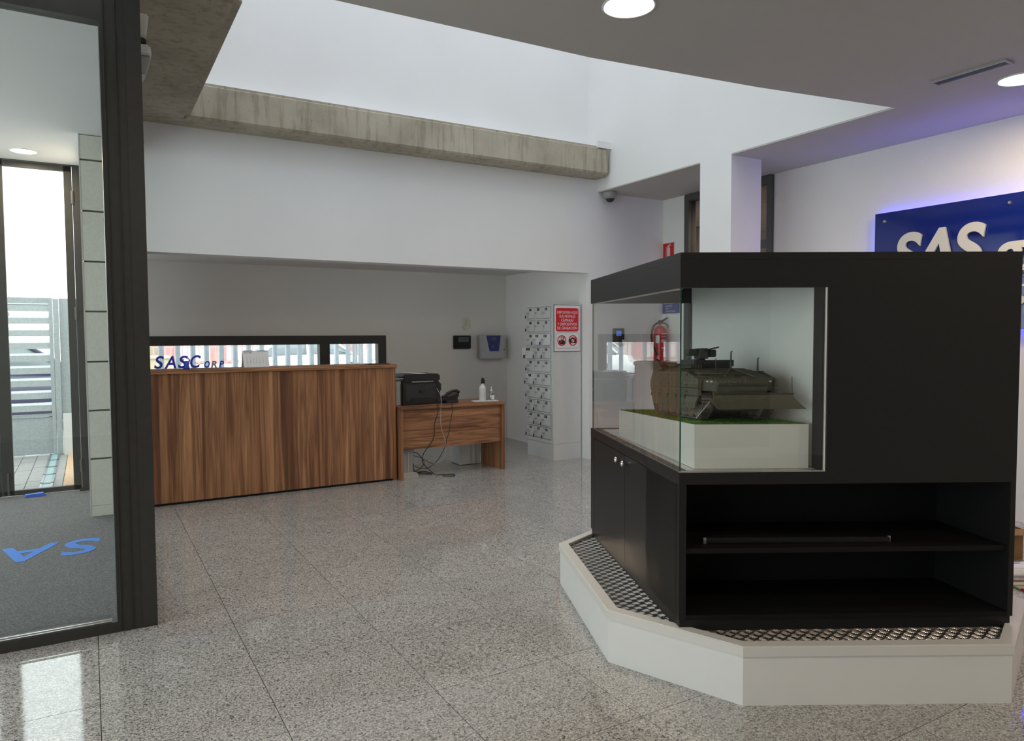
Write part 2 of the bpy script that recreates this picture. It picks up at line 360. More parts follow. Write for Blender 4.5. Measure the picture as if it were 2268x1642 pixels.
# skylight well
struct('wall_well_back', MB().box(0.0, 5.3, 6.93, 7.1, 3.5, 5.8), M['white_wall'])
ww = MB(); ww.box(5.14, 5.30, 3.19, 6.93, ZC + 0.012, 5.8)
struct('wall_well_right', ww, M['white_wall'])
struct('wall_well_left', MB().box(0.38, 0.50, 4.17, 6.95, 3.57, 5.8).box(0.13, 0.25, 3.4, 4.3, 3.125, 5.8).box(0.13, 0.40, 4.17, 4.30, 3.57, 5.8), M['white_wall'])
edge = [(-4.2, 3.56), (1.12, 3.552), (2.62, 3.52), (3.9, 3.38), (5.14, 3.185)]
wn = MB()
for (xa, ya), (xb, yb) in zip(edge[:-1], edge[1:]):
    wn.prism([(xa, ya - 0.16), (xb, yb - 0.16), (xb, yb), (xa, ya)], ZC + 0.005, 5.8)
struct('wall_well_near', wn, M['white_wall'])
struct('pillar', MB().box(5.1397, 5.54, 4.742, 5.135, 0, ZC + 0.012), M['white_wall'])
rl = struct('window_6', MB().box(0.3, 5.3, 3.2, 3.3, 5.8, 5.9).box(0.3, 5.3, 6.95, 7.1, 5.8, 5.9).box(0.2, 0.5, 3.2, 7.1, 5.8, 5.9).box(5.14, 5.4, 3.0, 7.1, 5.8, 5.9).box(2.75, 2.83, 3.2, 7.1, 5.8, 5.9), M['frame'])
MB().box(0.3, 2.75, 3.2, 7.0, 5.82, 5.83).build('pane', M['glass_dimming'], rl); MB().box(2.83, 5.3, 3.0, 7.0, 5.82, 5.83).build('pane', M['glass_dimming'], rl)  # unseen panes added to dim the skylight well
# ceilings
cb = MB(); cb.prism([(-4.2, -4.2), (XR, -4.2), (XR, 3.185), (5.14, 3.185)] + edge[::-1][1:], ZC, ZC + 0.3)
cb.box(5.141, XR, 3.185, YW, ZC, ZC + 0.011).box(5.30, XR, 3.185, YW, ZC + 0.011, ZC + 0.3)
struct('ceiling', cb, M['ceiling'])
# outer walls
wr = MB(); DY0, DY1, DZ = 5.088, 6.355, 3.092
wr.box(XR, 6.3, DY1, YW + 0.2, 0, 3.4); wr.box(XR, 6.3, -4.2, DY0, 0, 3.4); wr.box(XR, 6.3, DY0, DY1, DZ, 3.4)
struct('wall_right', wr, M['white_wall'])
wl_ = struct('fill_window', MB().box(-4.3, -4.2, -4.2, 4.1, 0, 0.12).box(-4.3, -4.2, -4.2, 4.1, 2.95, 3.4).box(-4.3, -4.2, -4.2, -1.4, 0, 3.4).box(-4.3, -4.2, 1.2, 1.3, 0, 3.4).box(-4.3, -4.2, 3.95, 4.1, 0, 3.4), M['frame'])  # unseen side glazing added for fill daylight, its extent set for the light
for ya, yb in ((-1.4, 1.2), (1.3, 3.95)): MB().box(-4.26, -4.25, ya, yb, 0.12, 2.95).build('pane', M['glass'], wl_)
struct('wall_near', MB().box(-4.3, 6.3, -4.3, -4.2, 0, 3.4), M['grey_wall'])
# concrete slab and beam
SX, BZ, BT = 0.775, 3.24, 3.56
cs = MB()
cs.prism([(-4.2, 4.16), (SX - 0.03, 4.16), (SX, 4.19), (SX, 6.75), (-4.2, 6.75)], BZ + 0.028, BT - 0.05)
cs.box(-4.2, SX - 0.05, 4.205, 6.515, BZ, BZ + 0.03); cs.box(-4.2, SX, 6.522, 6.75, BZ, BZ + 0.03)
cs.prism([(-4.2, 4.145), (SX - 0.02, 4.145), (SX + 0.015, 4.18), (SX + 0.015, 6.55), (-4.2, 6.55)], BT - 0.05, BT)
struct('slab', cs, M['concrete'])
be = MB()
for xa, xb in ((SX, 3.40), (3.404, 5.08)):
    be.extr([(xa, 6.515, BZ + 0.035), (xa, 6.515, BT - 0.03), (xa, 6.53, BT - 0.02), (xa, 6.53, BT), (xa, YW, BT), (xa, YW, BZ), (xa, 6.57, BZ), (xa, 6.555, BZ + 0.012), (xa, 6.53, BZ + 0.016)], (xb - xa, 0, 0))
be.extr([(5.08, 6.515, BZ + 0.035), (5.08, 6.515, BT - 0.03), (5.08, 6.75, BT - 0.03), (5.08, 6.75, BZ), (5.08, 6.57, BZ)], (0.02, 0, 0))
be.box(SX, 5.08, 6.60, YW, BZ - 0.002, BZ + 0.01)
struct('beam', be, M['concrete'])
struct('trim_1', MB().box(4.95, 5.14, 6.50, 6.54, BT - 0.02, 3.61), M['white_wall'])

ls = empty('niche_fill_lamp', (2.6, 6.94, 2.25), 'added slim white fill lamp, unseen behind the lintel of the reception opening', 'lamp')  # added housing for the niche fill light, out of view
MB().box(0.35, 4.85, 6.932, 6.94, 2.20, 2.27).build('housing', M['white_pl'], ls)
# ---------------------------------------------------------------- office glazed door (right wall) and the room behind
fr_ = MB(); FX0, FX1 = XR - 0.03, XR + 0.09
fr_.box(FX0, FX1, DY1 - 0.07, DY1, 0, DZ); fr_.box(FX0, FX1, DY0, DY0 + 0.07, 0, DZ); fr_.box(FX0, FX1, DY0 + 0.07, DY1 - 0.07, DZ - 0.07, DZ); fr_.box(FX0, FX1, DY0 + 0.07, DY1 - 0.07, 0, 0.05)
dr = struct('door_2', fr_, M['frame_light'])
MB().box(XR + 0.02, XR + 0.03, DY0 + 0.07, DY1 - 0.07, 0.05, DZ - 0.07).build('pane', M['glass_dark'], dr)
MB().box(XR + 0.01, XR + 0.06, 5.70, 5.745, 0.05, DZ - 0.07).build('mullion', M['frame'], dr)
rm = MB(); rm.box(9.1, 9.2, 3, 8, 0, 3.1); rm.box(6.3, 9.2, 8.0, 8.1, 0, 3.1); rm.box(6.3, 9.2, 2.9, 3.0, 0, 3.1)
struct('wall_office', rm, M['room_beige'])
struct('floor_office', MB().box(6.2, 9.2, 2.9, 8.1, -0.008, 0), M['granite'])
oc = struct('ceiling_office', MB().box(6.2, 9.2, 2.9, 8.1, 3.06, 3.12), M['grout'])
for i in range(5):
    for j in range(8):
        MB().box(6.31 + i * 0.6, 6.31 + i * 0.6 + 0.585, 3.05 + j * 0.6, 3.05 + j * 0.6 + 0.585, 3.045, 3.06).build('ceiling_tile', M['tile_ceiling'], oc)
struct('trim_2', MB().box(8.6, 8.66, 3.0, 8.0, 2.72, 2.84).box(8.6, 8.66, 6.0, 6.08, 0, 2.84), M['frame'])
area('office_lamp', (7.6, 5.6, 3.0), (0, 0, 0), 0.6, 0.6, 22, (1.0, 0.82, 0.66))

# ---------------------------------------------------------------- reception window
wf = MB(); FD = (8.80 - 0.015, 8.90)
wf.box(WX0, WX1, *FD, 1.356, 1.462); wf.box(WX0, WX1, *FD, WZ0, WZ0 + 0.09); wf.box(WX0, WX0 + 0.1, *FD, WZ0 + 0.09, 1.356); wf.box(3.188, WX1, *FD, WZ0 + 0.09, 1.356); wf.box(2.44, 2.565, *FD, WZ0 + 0.09, 1.356)
wi = struct('window_1', wf, M['frame'])
MB().box(WX0 + 0.1, 2.44, 8.84, 8.85, 0.95, 1.36).build('pane', M['glass'], wi)
MB().box(2.565, 3.188, 8.84, 8.85, 0.95, 1.36).build('pane', M['glass'], wi)
MB().box(2.80, 2.97, 8.765, 8.78, 1.368, 1.39, bev=0.004).box(2.83, 2.93, 8.75, 8.785, 1.36, 1.372).build('window_handle', M['black'], wi)

# ---------------------------------------------------------------- vestibule: glazed screen, side screen, cladding, outer door, mat
gs = MB(); Y0, Y1 = 3.985, 4.065
gs.box(0.085, 0.262, Y0, Y1 + 0.08, 0, 3.12)               # wide right post
gs.box(-4.2, 0.085, Y0, Y1, 0, 0.052); gs.box(-4.2, 0.085, Y0, Y1, 2.95, 3.12)
gs.box(-1.72, -1.60, Y0, Y1, 0.05, 2.95)
sc = struct('window_2', gs, M['frame'])
MB().box(0.099, 0.103, Y0 - 0.008, Y0, 0.01, 3.1).box(0.150, 0.153, Y0 - 0.006, Y0, 0.01, 3.1).box(0.195, 0.262, Y0 - 0.005, Y0, 0.01, 3.1).build('cover_strip', M['frame'], sc)
MB().box(-1.60, 0.062, Y0 + 0.004, Y0 + 0.012, 0.062, 0.070).box(-1.60, 0.062, Y0 + 0.01, Y0 + 0.02, 0.052, 0.058).build('glazing_bead', M['steel'], sc)
MB().box(-1.60, 0.085, 4.03, 4.038, 0.05, 2.95).build('pane', M['glass'], sc)
MB().box(-4.2, -1.72, 4.03, 4.038, 0.05, 2.95).build('pane', M['glass'], sc)
ss = MB(); ss.box(0.20, 0.255, 4.14, 6.70, 0, 0.05); ss.box(0.20, 0.255, 4.14, 6.70, 2.95, 3.24); ss.box(0.20, 0.255, 5.4, 5.46, 0.05, 2.95)
s3 = struct('window_3', ss, M['frame'])
MB().box(0.225, 0.232, 4.14, 5.4, 0.05, 2.95).build('pane', M['glass'], s3)
MB().box(0.225, 0.232, 5.46, 6.70, 0.05, 2.95).build('pane', M['glass'], s3)
struct('ceiling_vestibule', MB().box(-4.2, 0.26, 4.065, 8.0, 3.06, 3.2), M['white_wall'])
wv_ = struct('window_5', MB().box(-4.3, -4.2, 4.1, 8.1, 0, 0.12).box(-4.3, -4.2, 4.1, 8.1, 3.0, 3.4).box(-4.3, -4.2, 6.0, 6.1, 0, 3.4).box(-4.3, -4.2, 7.95, 8.1, 0, 3.4), M['frame'])
for ya, yb in ((4.1, 6.0), (6.1, 7.95)): MB().box(-4.26, -4.25, ya, yb, 0.12, 3.0).build('pane', M['glass'], wv_)
wcl = struct('wall_cladding', MB().box(-0.012, 0.27, 6.712, 8.05, 0, 3.06).box(0.20, 0.27, 6.75, 6.95, 0, 3.6), M['frame_light'])
zj = [0.0, 0.088, 0.470, 0.862, 1.256, 1.660, 2.058, 2.458, 2.860, 3.06]
for k in range(len(zj) - 1):
    g = 0.002 if k in (0,) else 0.008
    MB().box(-0.016, 0.196, 6.69, 6.712, zj[k] + (0.001 if k == 1 else g), zj[k + 1] - (0.001 if k == 0 else 0.006), bev=0.002).build('panel', M['clad'], wcl)
MB().box(-0.024, -0.016, 6.688, 7.9, 0, 3.06).build('corner_trim', M['cream_lam'], wcl)
struct('floor_mat', MB().box(-4.2, 0.2, 4.065, 7.93, -0.008, 0.004), M['carpet'])
# outer door, Y = 7.96
od = MB(); OY = (7.93, 8.0)
od.box(-0.088, -0.024, *OY, 0, 3.06); od.box(-4.2, -0.03, *OY, 3.055, 3.12)
od.box(-1.50, -1.44, *OY, 0, 3.06)
d1 = struct('door_1', od, M['frame'])
lf = MB(); LY = (7.94, 7.99)
lf.box(-0.155, -0.09, *LY, 0.008, 3.05); lf.box(-0.70, -0.09, *LY, 0.008, 0.052); lf.box(-0.70, -0.09, *LY, 3.0, 3.05); lf.box(-0.712, -0.622, *LY, 0.008, 3.05)
lf.build('door_leaf', M['frame'], d1)
lf = MB(); lf.box(-0.80, -0.716, *LY, 0.008, 3.05); lf.box(-1.44, -0.716, *LY, 0.008, 0.052); lf.box(-1.44, -0.716, *LY, 3.0, 3.05); lf.box(-1.44, -1.37, *LY, 0.008, 3.05)
lf.build('door_leaf', M['frame'], d1)
MB().box(-0.624, -0.153, 7.962, 7.970, 0.05, 3.01).build('pane', M['glass'], d1)
MB().box(-1.372, -0.798, 7.962, 7.970, 0.05, 3.01).build('pane', M['glass'], d1)
for z in (0.18, 1.62, 2.70):
    MB().cyl((-0.090, 7.925, z), (-0.090, 7.925, z + 0.12), 0.013, 10).box(-0.10, -0.08, 7.925, 7.945, z, z + 0.12).build('hinge', M['frame_light'], d1)
MB().lathe([(0.0, 0.02), (0.012, 0.018), (0.013, 0.0)], (-0.705, 7.94, 1.44), 16, axis='y').build('lock_button', M['white_pl'], d1)
MB().box(-0.672, -0.655, 7.925, 7.94, 0.01, 0.22, bev=0.003).box(-0.669, -0.658, 7.918, 7.93, 0.13, 0.17).build('floor_bolt', M['frame_light'], d1)
MB().box(-0.11, 0.0, 7.87, 7.94, 0.004, 0.026, bev=0.005).build('floor_pivot', M['dark'], d1)
struct('wall_outer', MB().box(-4.2, -1.50, 8.0, 8.2, 0, 0.3).box(-4.2, 0.3, 7.93, 8.2, 3.12, 3.6), M['frame_light'])
MB().box(-4.2, -1.5, 7.965, 7.975, 0.3, 3.06).build('pane', M['glass'], d1)

# ================================================================== OUTDOORS
struct('ground_outside', MB().box(-14, 40, 8.1, 60, -0.3, -0.07), M['asphalt'])
pv = struct('pavement', MB().box(-2.4, 0.6, 8.05, 10.9, -0.07, -0.045), M['grout'])
for i in range(8):
    x0 = -1.62 + i * 0.148
    for j in range(9):
        y0 = 8.06 + j * 0.305 + (0.15 if i % 2 else 0)
        MB().box(x0 + 0.003, x0 + 0.145, y0 + 0.003, min(y0 + 0.302, 10.9), -0.045, -0.02 - random.uniform(0, 0.003), bev=0).build('paver', M['paver'], pv)
for j in range(14):
    y0 = 8.06 + j * 0.2
    for x0 in (-0.262, -0.125):
        MB().box(x0 + 0.003, x0 + 0.134, y0 + 0.002, y0 + 0.198, -0.045, -0.019).build('paver', M['paver_o'], pv)
for j in range(8):
    y0 = 8.06 + j * 0.34
    MB().box(-0.345, -0.265, y0 + 0.002, y0 + 0.338, -0.045, -0.02).build('paver', M['paver'], pv)
fs = MB()
for j in range(5):
    y0 = 8.06 + j * 0.53
    fs.box(-0.455, -0.435, y0, y0 + 0.52, -0.045, -0.008); fs.box(-0.365, -0.345, y0, y0 + 0.52, -0.045, -0.008); fs.box(-0.455, -0.345, y0, y0 + 0.02, -0.045, -0.008); fs.box(-0.455, -0.345, y0 + 0.50, y0 + 0.52, -0.045, -0.008)
fl_t = empty('pavement_light', (-0.4, 9.3, -0.045), 'metal framed strip of frosted glass lights set in the paving outside the entrance door', 'light')
fs.build('frame', M['steel'], fl_t)
for j in range(5):
    y0 = 8.06 + j * 0.53
    MB().box(-0.434, -0.366, y0 + 0.021, y0 + 0.499, -0.045, -0.014).build('glass_block', M['frost'], fl_t)
# galvanised gate
gt = empty('louvred_gate', (-0.8, 10.7, -0.04), 'galvanised steel gate with horizontal louvres over a solid lower panel, outside the entrance door', 'gate')
g = MB(); g.box(-0.415, -0.375, 10.66, 10.74, -0.04, 1.95); g.box(-1.9, -0.415, 10.67, 10.73, 1.88, 1.95); g.box(-1.94, -1.88, 10.66, 10.74, -0.04, 1.95)
g.build('gate_frame', M['galv'], gt)
MB().box(-1.88, -0.415, 10.69, 10.71, -0.0, 0.50).box(-1.88, -0.415, 10.68, 10.69, 0.0, 0.03).box(-0.445, -0.415, 10.68, 10.69, 0.03, 0.47).box(-1.88, -0.415, 10.68, 10.69, 0.46, 0.49).build('lower_panel', M['galv'], gt)
for k in range(9):
    z = 0.54 + k * 0.155
    MB().extr([(-1.88, 10.665, z), (-1.88, 10.675, z + 0.075), (-1.88, 10.76, z + 0.10), (-1.88, 10.76, z + 0.093), (-1.88, 10.685, z + 0.068), (-1.88, 10.675, z)], (1.465, 0, 0)).build('louvre', M['galv'], gt)
gw = empty('galvanised_panel_wall', (0.1, 10.7, -0.04), 'galvanised sheet panel fence with a low pale plate, right of the louvred gate', 'fence')
MB().box(-0.37, -0.31, 10.66, 10.74, -0.04, 1.94).build('post', M['galv'], gw)
MB().box(-0.305, 0.5, 10.70, 10.74, -0.04, 1.945).build('panel', M['galv'], gw)
MB().box(-0.30, 0.2, 10.60, 10.66, -0.04, 0.50, bev=0.004).build('low_plate', M['white_lam'], gw)
# bar fence outside the reception window
bf = empty('bar_fence', (2.6, 10.5, -0.05), 'row of upright pale grey galvanised bars outside the reception window', 'fence')
for k, px in enumerate([2 / 8.72 + 357, 394, 427.5, 457.5, 490.5, 521, 550.5, 579.5, 609, 637.5, 690.5, 745.5, 799.5, 819, 838]):
    x = onY(px, 790, 10.5).x; a = 0.030
    MB().box(x - a, x + a, 10.48, 10.52, -0.05, 2.0).box(x - a - 0.004, x - a + 0.012, 10.45, 10.52, -0.05, 2.0).build('bar', M['bar_blue'], bf)
for px in (664, 771, 786):
    x = onY(px, 790, 10.5).x
    MB().cyl((x, 10.5, -0.05), (x, 10.5, 2.3), 0.036, 14).build('post', M['bar_blue'], bf)
for k in range(7):
    x = 4.0 + k * 0.185; MB().box(x - 0.03, x + 0.03, 10.48, 10.52, -0.05, 2.0).build('bar', M['bar_blue'], bf)
MB().box(0.7, 5.4, 10.52, 10.56, 0.1, 0.16).box(0.7, 5.4, 10.52, 10.56, 1.9, 1.96).build('rail', M['bar_blue'], bf)

def car(name, loc, rz, paint, label, L=4.3, Wd=1.75, H=1.45):
    t = empty(name, loc, label, 'car'); t.rotation_euler = (0, 0, rz)
    def loft(sects, mb, mi=0):
        n = len(sects[0]); v = [p for s_ in sects for p in s_]; f = []
        for i in range(len(sects) - 1):
            for k in range(n): f.append((i * n + k, i * n + (k + 1) % n, (i + 1) * n + (k + 1) % n, (i + 1) * n + k))
        f.append(tuple(range(n))[::-1]); f.append(tuple(range((len(sects) - 1) * n, len(sects) * n))); mb.add(v, f, mi, True)
    def sec(x, zb, zt, hw):
        return [(x, -hw * .9, zb), (x, hw * .9, zb), (x, hw, zb + (zt - zb) * .35), (x, hw * .97, zt - .06), (x, hw * .8, zt), (x, -hw * .8, zt), (x, -hw * .97, zt - .06), (x, -hw, zb + (zt - zb) * .35)]
    b = MB(); loft([sec(x * L, zb, zt, hw * Wd / 2) for x, zb, zt, hw in ((-.5, .35, .62, .82), (-.47, .22, .82, .94), (-.30, .18, .92, 1), (0, .18, .95, 1), (.25, .18, .92, 1), (.42, .2, .78, .95), (.49, .25, .62, .85), (.5, .35, .5, .75))], b)
    def add(nm, mb, m, par):
        o = bpy.data.objects.new(nm, mb.mesh(nm, m)); COL.objects.link(o); o.parent = par; return o
    add('body', b, paint, t)
    c = MB(); loft([sec(x * L, .9, zt, hw * Wd / 2) for x, zt, hw in ((-.40, .96, .86), (-.26, H - .04, .74), (-.05, H, .74), (.10, H - .05, .74), (.27, .96, .86))], c)
    add('cabin', c, M['carglass'], t)
    r = MB(); loft([sec(x * L, H - .09, zt, hw * Wd / 2) for x, zt, hw in ((-.27, H - .03, .72), (-.05, H + .01, .76), (.11, H - .03, .72))], r)
    for s_ in (-1, 1):
        for xa, xb in ((.26, .10), (-.41, -.27)): r.tube([(xa * L, s_ * .84 * Wd / 2, .93), (xb * L, s_ * .70 * Wd / 2, H - .05)], .035, 6)
        r.tube([(-.08 * L, s_ * .90 * Wd / 2, .93), (-.08 * L, s_ * .72 * Wd / 2, H - .05)], .04, 6)
    add('roof', r, paint, t)
    for x in (-.31, .32):
        for s_ in (-1, 1):
            wmb = MB().tube([(x * L, s_ * (Wd / 2 - .2), .31), (x * L, s_ * (Wd / 2 + .01), .31)], .31, 20)
            wh = add('wheel', wmb, M['black'], t)
            add('hub_cap', MB().tube([(x * L, s_ * (Wd / 2), .31), (x * L, s_ * (Wd / 2 + .02), .31)], .19, 14), M['steel'], wh)
    return t
car('car', (onY(905, 790, 15.5).x, 15.5, -0.07), PI, M['carwhite'], 'white parked car seen through the right half of the reception window')
car('car', (onY(690, 790, 24).x, 24.0, -0.07), 0.05, M['carwhite'], 'white parked car with a sloping bonnet seen through the middle of the reception window', L=4.5, H=1.5)
car('car', (-1.35, 14.6, -0.07), 0.1, M['carpurple'], 'dark violet car behind the louvred gate outside the entrance')
# far yard buildings
bd = empty('building', (7, 30, -0.07), 'long low pale red building with pale panels, across the yard from the reception window', 'building')
MB().box(1.0, 30, 30.3, 31, -0.07, 0.34).box(1.0, 30, 30.28, 31.02, 0.34, 0.38).build('wall', M['far_white'], bd)
MB().box(1.0, 30, 31, 36, -0.07, 3.6).build('upper_wall', M['far_red'], bd)
for k in range(14):
    MB().box(1.0 + k * 1.9, 2.3 + k * 1.9, 30.85, 31.0, 0.5, 3.2).build('panel', M['far_white'] if k % 4 else M['far_tan'], bd)
fc = MB()
for k in range(130): fc.box(0.5 + k * 0.2, 0.54 + k * 0.2, 30.38, 30.43, 0.38, 2.2)
for z in (0.46, 1.05, 2.15): fc.box(0.5, 26.5, 30.39, 30.42, z, z + 0.04)
fc.build('railing', M['far_grey'], bd, kind='stuff')
sd = MB().box(onY(318, 790, 20).x, onY(379, 790, 20).x, 20, 21.2, -0.07, 0.92).box(onY(316, 790, 20).x, onY(381, 790, 20).x, 19.95, 21.25, 0.92, 0.97).build('shed', M['far_tan'], org=(1.4, 20.6, -0.07), label='small tan box shed with a flat lid, seen behind the letters through the reception window', cat='shed')
tag(MB().box(-9, 0.6, 20, 28, -0.07, -0.03).build('grass_verge', M['turf'], kind='stuff'), 'pale green grass verge beyond the louvred gate', 'grass')
def tree(loc, h, r, label):
    t = empty('tree', loc, label, 'tree'); x, y, z = loc
    MB().tube([(x, y, z), (x + .1, y, z + h * .4), (x, y + .1, z + h * .7)], [.2, .15, .1], 8).build('trunk', M['bark'], t)
    c = MB(); rng = random.Random(int(x * 10))
    for k in range(900):
        a, b_ = rng.uniform(0, 2 * PI), rng.uniform(-1, 1); q = rng.uniform(.55, 1) * (1 + .18 * math.sin(3 * a + x) * math.cos(4 * b_))
        s_ = math.sqrt(1 - b_ * b_); p = Vector((x + r * q * s_ * math.cos(a), y + r * q * s_ * math.sin(a), z + h * .72 + r * .7 * q * b_))
        d = [Vector((rng.uniform(-1, 1), rng.uniform(-1, 1), rng.uniform(-1, 1))) * .16 for _ in range(4)]
        c.add([p + e for e in d], [(0, 1, 2), (0, 2, 3), (0, 3, 1), (1, 3, 2)])
    c.build('crown', M['leaf'], t, kind='stuff')
tree((-6.2, 55, 0), 5.0, 2.3, 'round green tree far beyond the louvred gate, top left')

# ================================================================== RECEPTION
# counter
ct = empty('reception_counter', (1.5, 6.95, 0), 'long walnut reception counter with vertical grain front, under the opening', 'counter')
MB().box(0.30, 2.612, 6.80, 6.83, 0.02, 1.135).build('front_panel', M['walnut_v'], ct)
MB().box(0.31, 2.60, 6.806, 6.84, 0.0, 0.022).build('kick_strip', M['black_in'], ct)
MB().box(2.615, 2.645, 6.80, 7.18, 0.0, 1.135).build('side_panel', M['walnut_v'], ct)
MB().box(0.28, 0.30, 6.80, 7.18, 0.0, 1.135).build('side_panel', M['walnut_v'], ct)
MB().box(0.28, 2.655, 6.775, 7.18, 1.136, 1.170, bev=0.003).build('counter_top', M['walnut_t'], ct)
MB().box(0.30, 2.61, 7.0, 7.75, 0.715, 0.74, bev=0.003).build('work_surface', M['walnut_t'], ct)
MB().box(0.32, 0.35, 7.2, 7.72, 0, 0.715).build('leg', M['walnut_v'], ct)
MB().box(2.58, 2.61, 7.2, 7.72, 0, 0.715).build('leg', M['walnut_v'], ct)
# side desk
dk = empty('side_desk', (3.27, 7.0, 0), 'lower walnut desk with horizontal grain modesty panel, right of the counter', 'desk')
MB().box(2.66, 3.862, 6.70, 7.25, 0.712, 0.740, bev=0.003).build('desktop', M['walnut_t'], dk)
MB().box(2.692, 3.832, 6.765, 6.79, 0.302, 0.708).build('modesty_panel', M['walnut_h'], dk)
MB().box(2.662, 2.692, 6.73, 7.22, 0.0, 0.710).build('leg', M['walnut_v'], dk)
MB().box(3.832, 3.862, 6.73, 7.22, 0.0, 0.710).build('leg', M['walnut_v'], dk)

# letters SASC orp on the counter
lt = empty('letter_sign', (0.8, 6.95, 1.17), 'blue free-standing letters reading SASC ORP on the counter', 'sign')
MB().box(0.42, 1.20, 6.93, 6.99, 1.1705, 1.176).build('base_plate', M['clear_pl'], lt)
for ch, px, h, col in (('S', (341, 363), .112, 'blue_letter'), ('A', (363.5, 390), .112, 'blue_letter'), ('S', (393.7, 416.5), .112, 'blue_letter'), ('C', (421, 445), .114, 'blue_letter'), ('O', (452, 464.5), .060, 'blue_letter'), ('R', (467, 480.5), .060, 'pale_ink'), ('P', (485, 496), .060, 'blue_letter')):
    tm_ = text_mb(ch, h / 0.70, frame_mat((0, 6.955, 1.178), (1, 0, 0), (0, 0, 1)), 0.006, 0.003, 0.22, res=8)
    xa, xb = onY(px[0], 800, 6.955).x, onY(px[1], 800, 6.955).x; va, vb = min(v.x for v in tm_.v), max(v.x for v in tm_.v); za, zb = min(v.z for v in tm_.v), max(v.z for v in tm_.v)
    for v in tm_.v: v.x = xa + (v.x - va) * (xb - xa) / (vb - va); v.z = 1.1765 + (v.z - za) * h / (zb - za)
    tm_.build('letter', M[col], lt)
# small blue figurine
fg = empty('figurine', (0.735, 6.88, 1.17), 'small dark blue figurine with raised arms standing before the second S', 'figurine')
x = onY(413, 810, 6.87).x
MB().lathe([(0.0, 0), (0.028, 0.0), (0.026, 0.015), (0.020, 0.03), (0.022, 0.055), (0.018, 0.066), (0.008, 0.072), (0, 0.074)], (x, 6.87, 1.1705), 16).build('body', M['blue_letter'], fg)
MB().tube([(x - 0.012, 6.87, 1.228), (x - 0.03, 6.87, 1.25), (x - 0.022, 6.87, 1.262)], [.007, .006, .004], 8).tube([(x + 0.012, 6.87, 1.228), (x + 0.028, 6.87, 1.248), (x + 0.016, 6.87, 1.268)], [.007, .006, .004], 8).build('arms', M['blue_letter'], fg)
# calendar
cl = empty('desk_calendar', (1.34, 6.97, 1.17), 'white spiral-bound desk calendar standing on the counter', 'calendar')
cx0, cx1 = onY(540, 800, 6.93).x, onY(597, 800, 6.93).x
MB().extr([(cx0, 6.93, 1.172), (cx0, 6.933, 1.172), (cx0 - 0.0, 6.993, 1.322), (cx0, 6.990, 1.322)], (cx1 - cx0, 0, 0)).build('front_sheet', M['paper'], cl)
MB().extr([(cx0, 7.05, 1.172), (cx0, 7.053, 1.172), (cx0, 6.996, 1.322), (cx0, 6.993, 1.322)], (cx1 - cx0, 0, 0)).build('back_board', M['white_pl'], cl)
rg = MB()
for k in range(26):
    if 9 < k < 15: continue
    xx = cx0 + 0.012 + k * (cx1 - cx0 - 0.024) / 25; rg.tube([(xx, 6.983, 1.314), (xx, 6.988, 1.326), (xx, 6.994, 1.327), (xx, 6.998, 1.315)], 0.0012, 4)
rg.build('spiral', M['dark'], cl, kind='stuff')
TM = lambda px, z: frame_mat((px, 6.9285 + (z - 1.172) * 0.4, z), (1, 0, 0), (0, 0.372, 0.928))
tx = text_mb('Octubre', 0.011, TM(cx0 + 0.012, 1.300)); tx = text_mb('2022', 0.012, TM(cx0 + 0.055, 1.300), bold=0.0006, mb=tx)
d_ = 1
for rr in range(6):
    for cc in range(7):
        if (rr == 0 and cc < 5) or d_ > 31: continue
        text_mb(str(d_), 0.010, TM(cx0 + 0.030 + cc * 0.028, 1.275 - rr * 0.0165), mb=tx, res=1); d_ += 1
tx.build('dates', M['pale_ink'], cl, kind='stuff')
# tablet lying on the counter
tb = MB().box(2.37, 2.60, 6.83, 6.98, 1.1705, 1.178, bev=0.003).build('tablet', M['black'], org=(2.48, 6.9, 1.17), label='flat black tablet lying on the right end of the counter', cat='tablet')

# printer (seen from behind)
pr_ = empty('printer', (2.95, 7.08, 0.74), 'black multifunction printer with its back turned, on the side desk', 'printer')
X0, X1, PY, PZ = 2.735, 3.168, 6.86, 0.7405
MB().box(X0, X1, PY, PY + 0.36, PZ + 0.0, PZ + 0.235, bev=0.012).build('body', M['black'], pr_)
MB().box(X0 + 0.02, X1 + 0.002, PY + 0.01, PY + 0.36, PZ + 0.237, PZ + 0.315, bev=0.014).build('scanner_unit', M['black'], pr_)
MB().box(X0 + 0.11, X1 - 0.085, PY - 0.004, PY + 0.012, PZ + 0.236, PZ + 0.243).build('seam_line', M['grey_pl'], pr_)
MB().box(X0 + 0.035, X1 - 0.06, PY - 0.006, PY + 0.002, PZ + 0.05, PZ + 0.215, bev=0.003).build('rear_cover', M['dark'], pr_)
MB().box(X0 + 0.10, X1 - 0.10, PY - 0.011, PY - 0.005, PZ + 0.035, PZ + 0.075, bev=0.003).box(X0 + 0.19, X1 - 0.185, PY - 0.013, PY - 0.005, PZ + 0.125, PZ + 0.155, bev=0.003).build('latch', M['black'], pr_)
for xx in (0.125, 0.155, 0.28, 0.31): MB().tube([(X0 + xx, PY - 0.009, PZ + 0.18), (X0 + xx, PY - 0.005, PZ + 0.18)], 0.009, 12).build('vent_disc', M['pr_disc'], pr_)
MB().box(X1 - 0.04, X1 + 0.004, PY - 0.006, PY + 0.03, PZ + 0.14, PZ + 0.215, bev=0.004).build('port_cover', M['black'], pr_)
MB().tube([(X1 - 0.03, PY - 0.01, PZ + 0.04), (X1 - 0.03, PY, PZ + 0.04)], 0.014, 14).build('power_socket', M['dark'], pr_)
MB().box(X0 - 0.055, X0 + 0.004, PY + 0.03, PY + 0.33, PZ + 0.0, PZ + 0.25, bev=0.006).build('front_tray', M['grey_pl'], pr_)
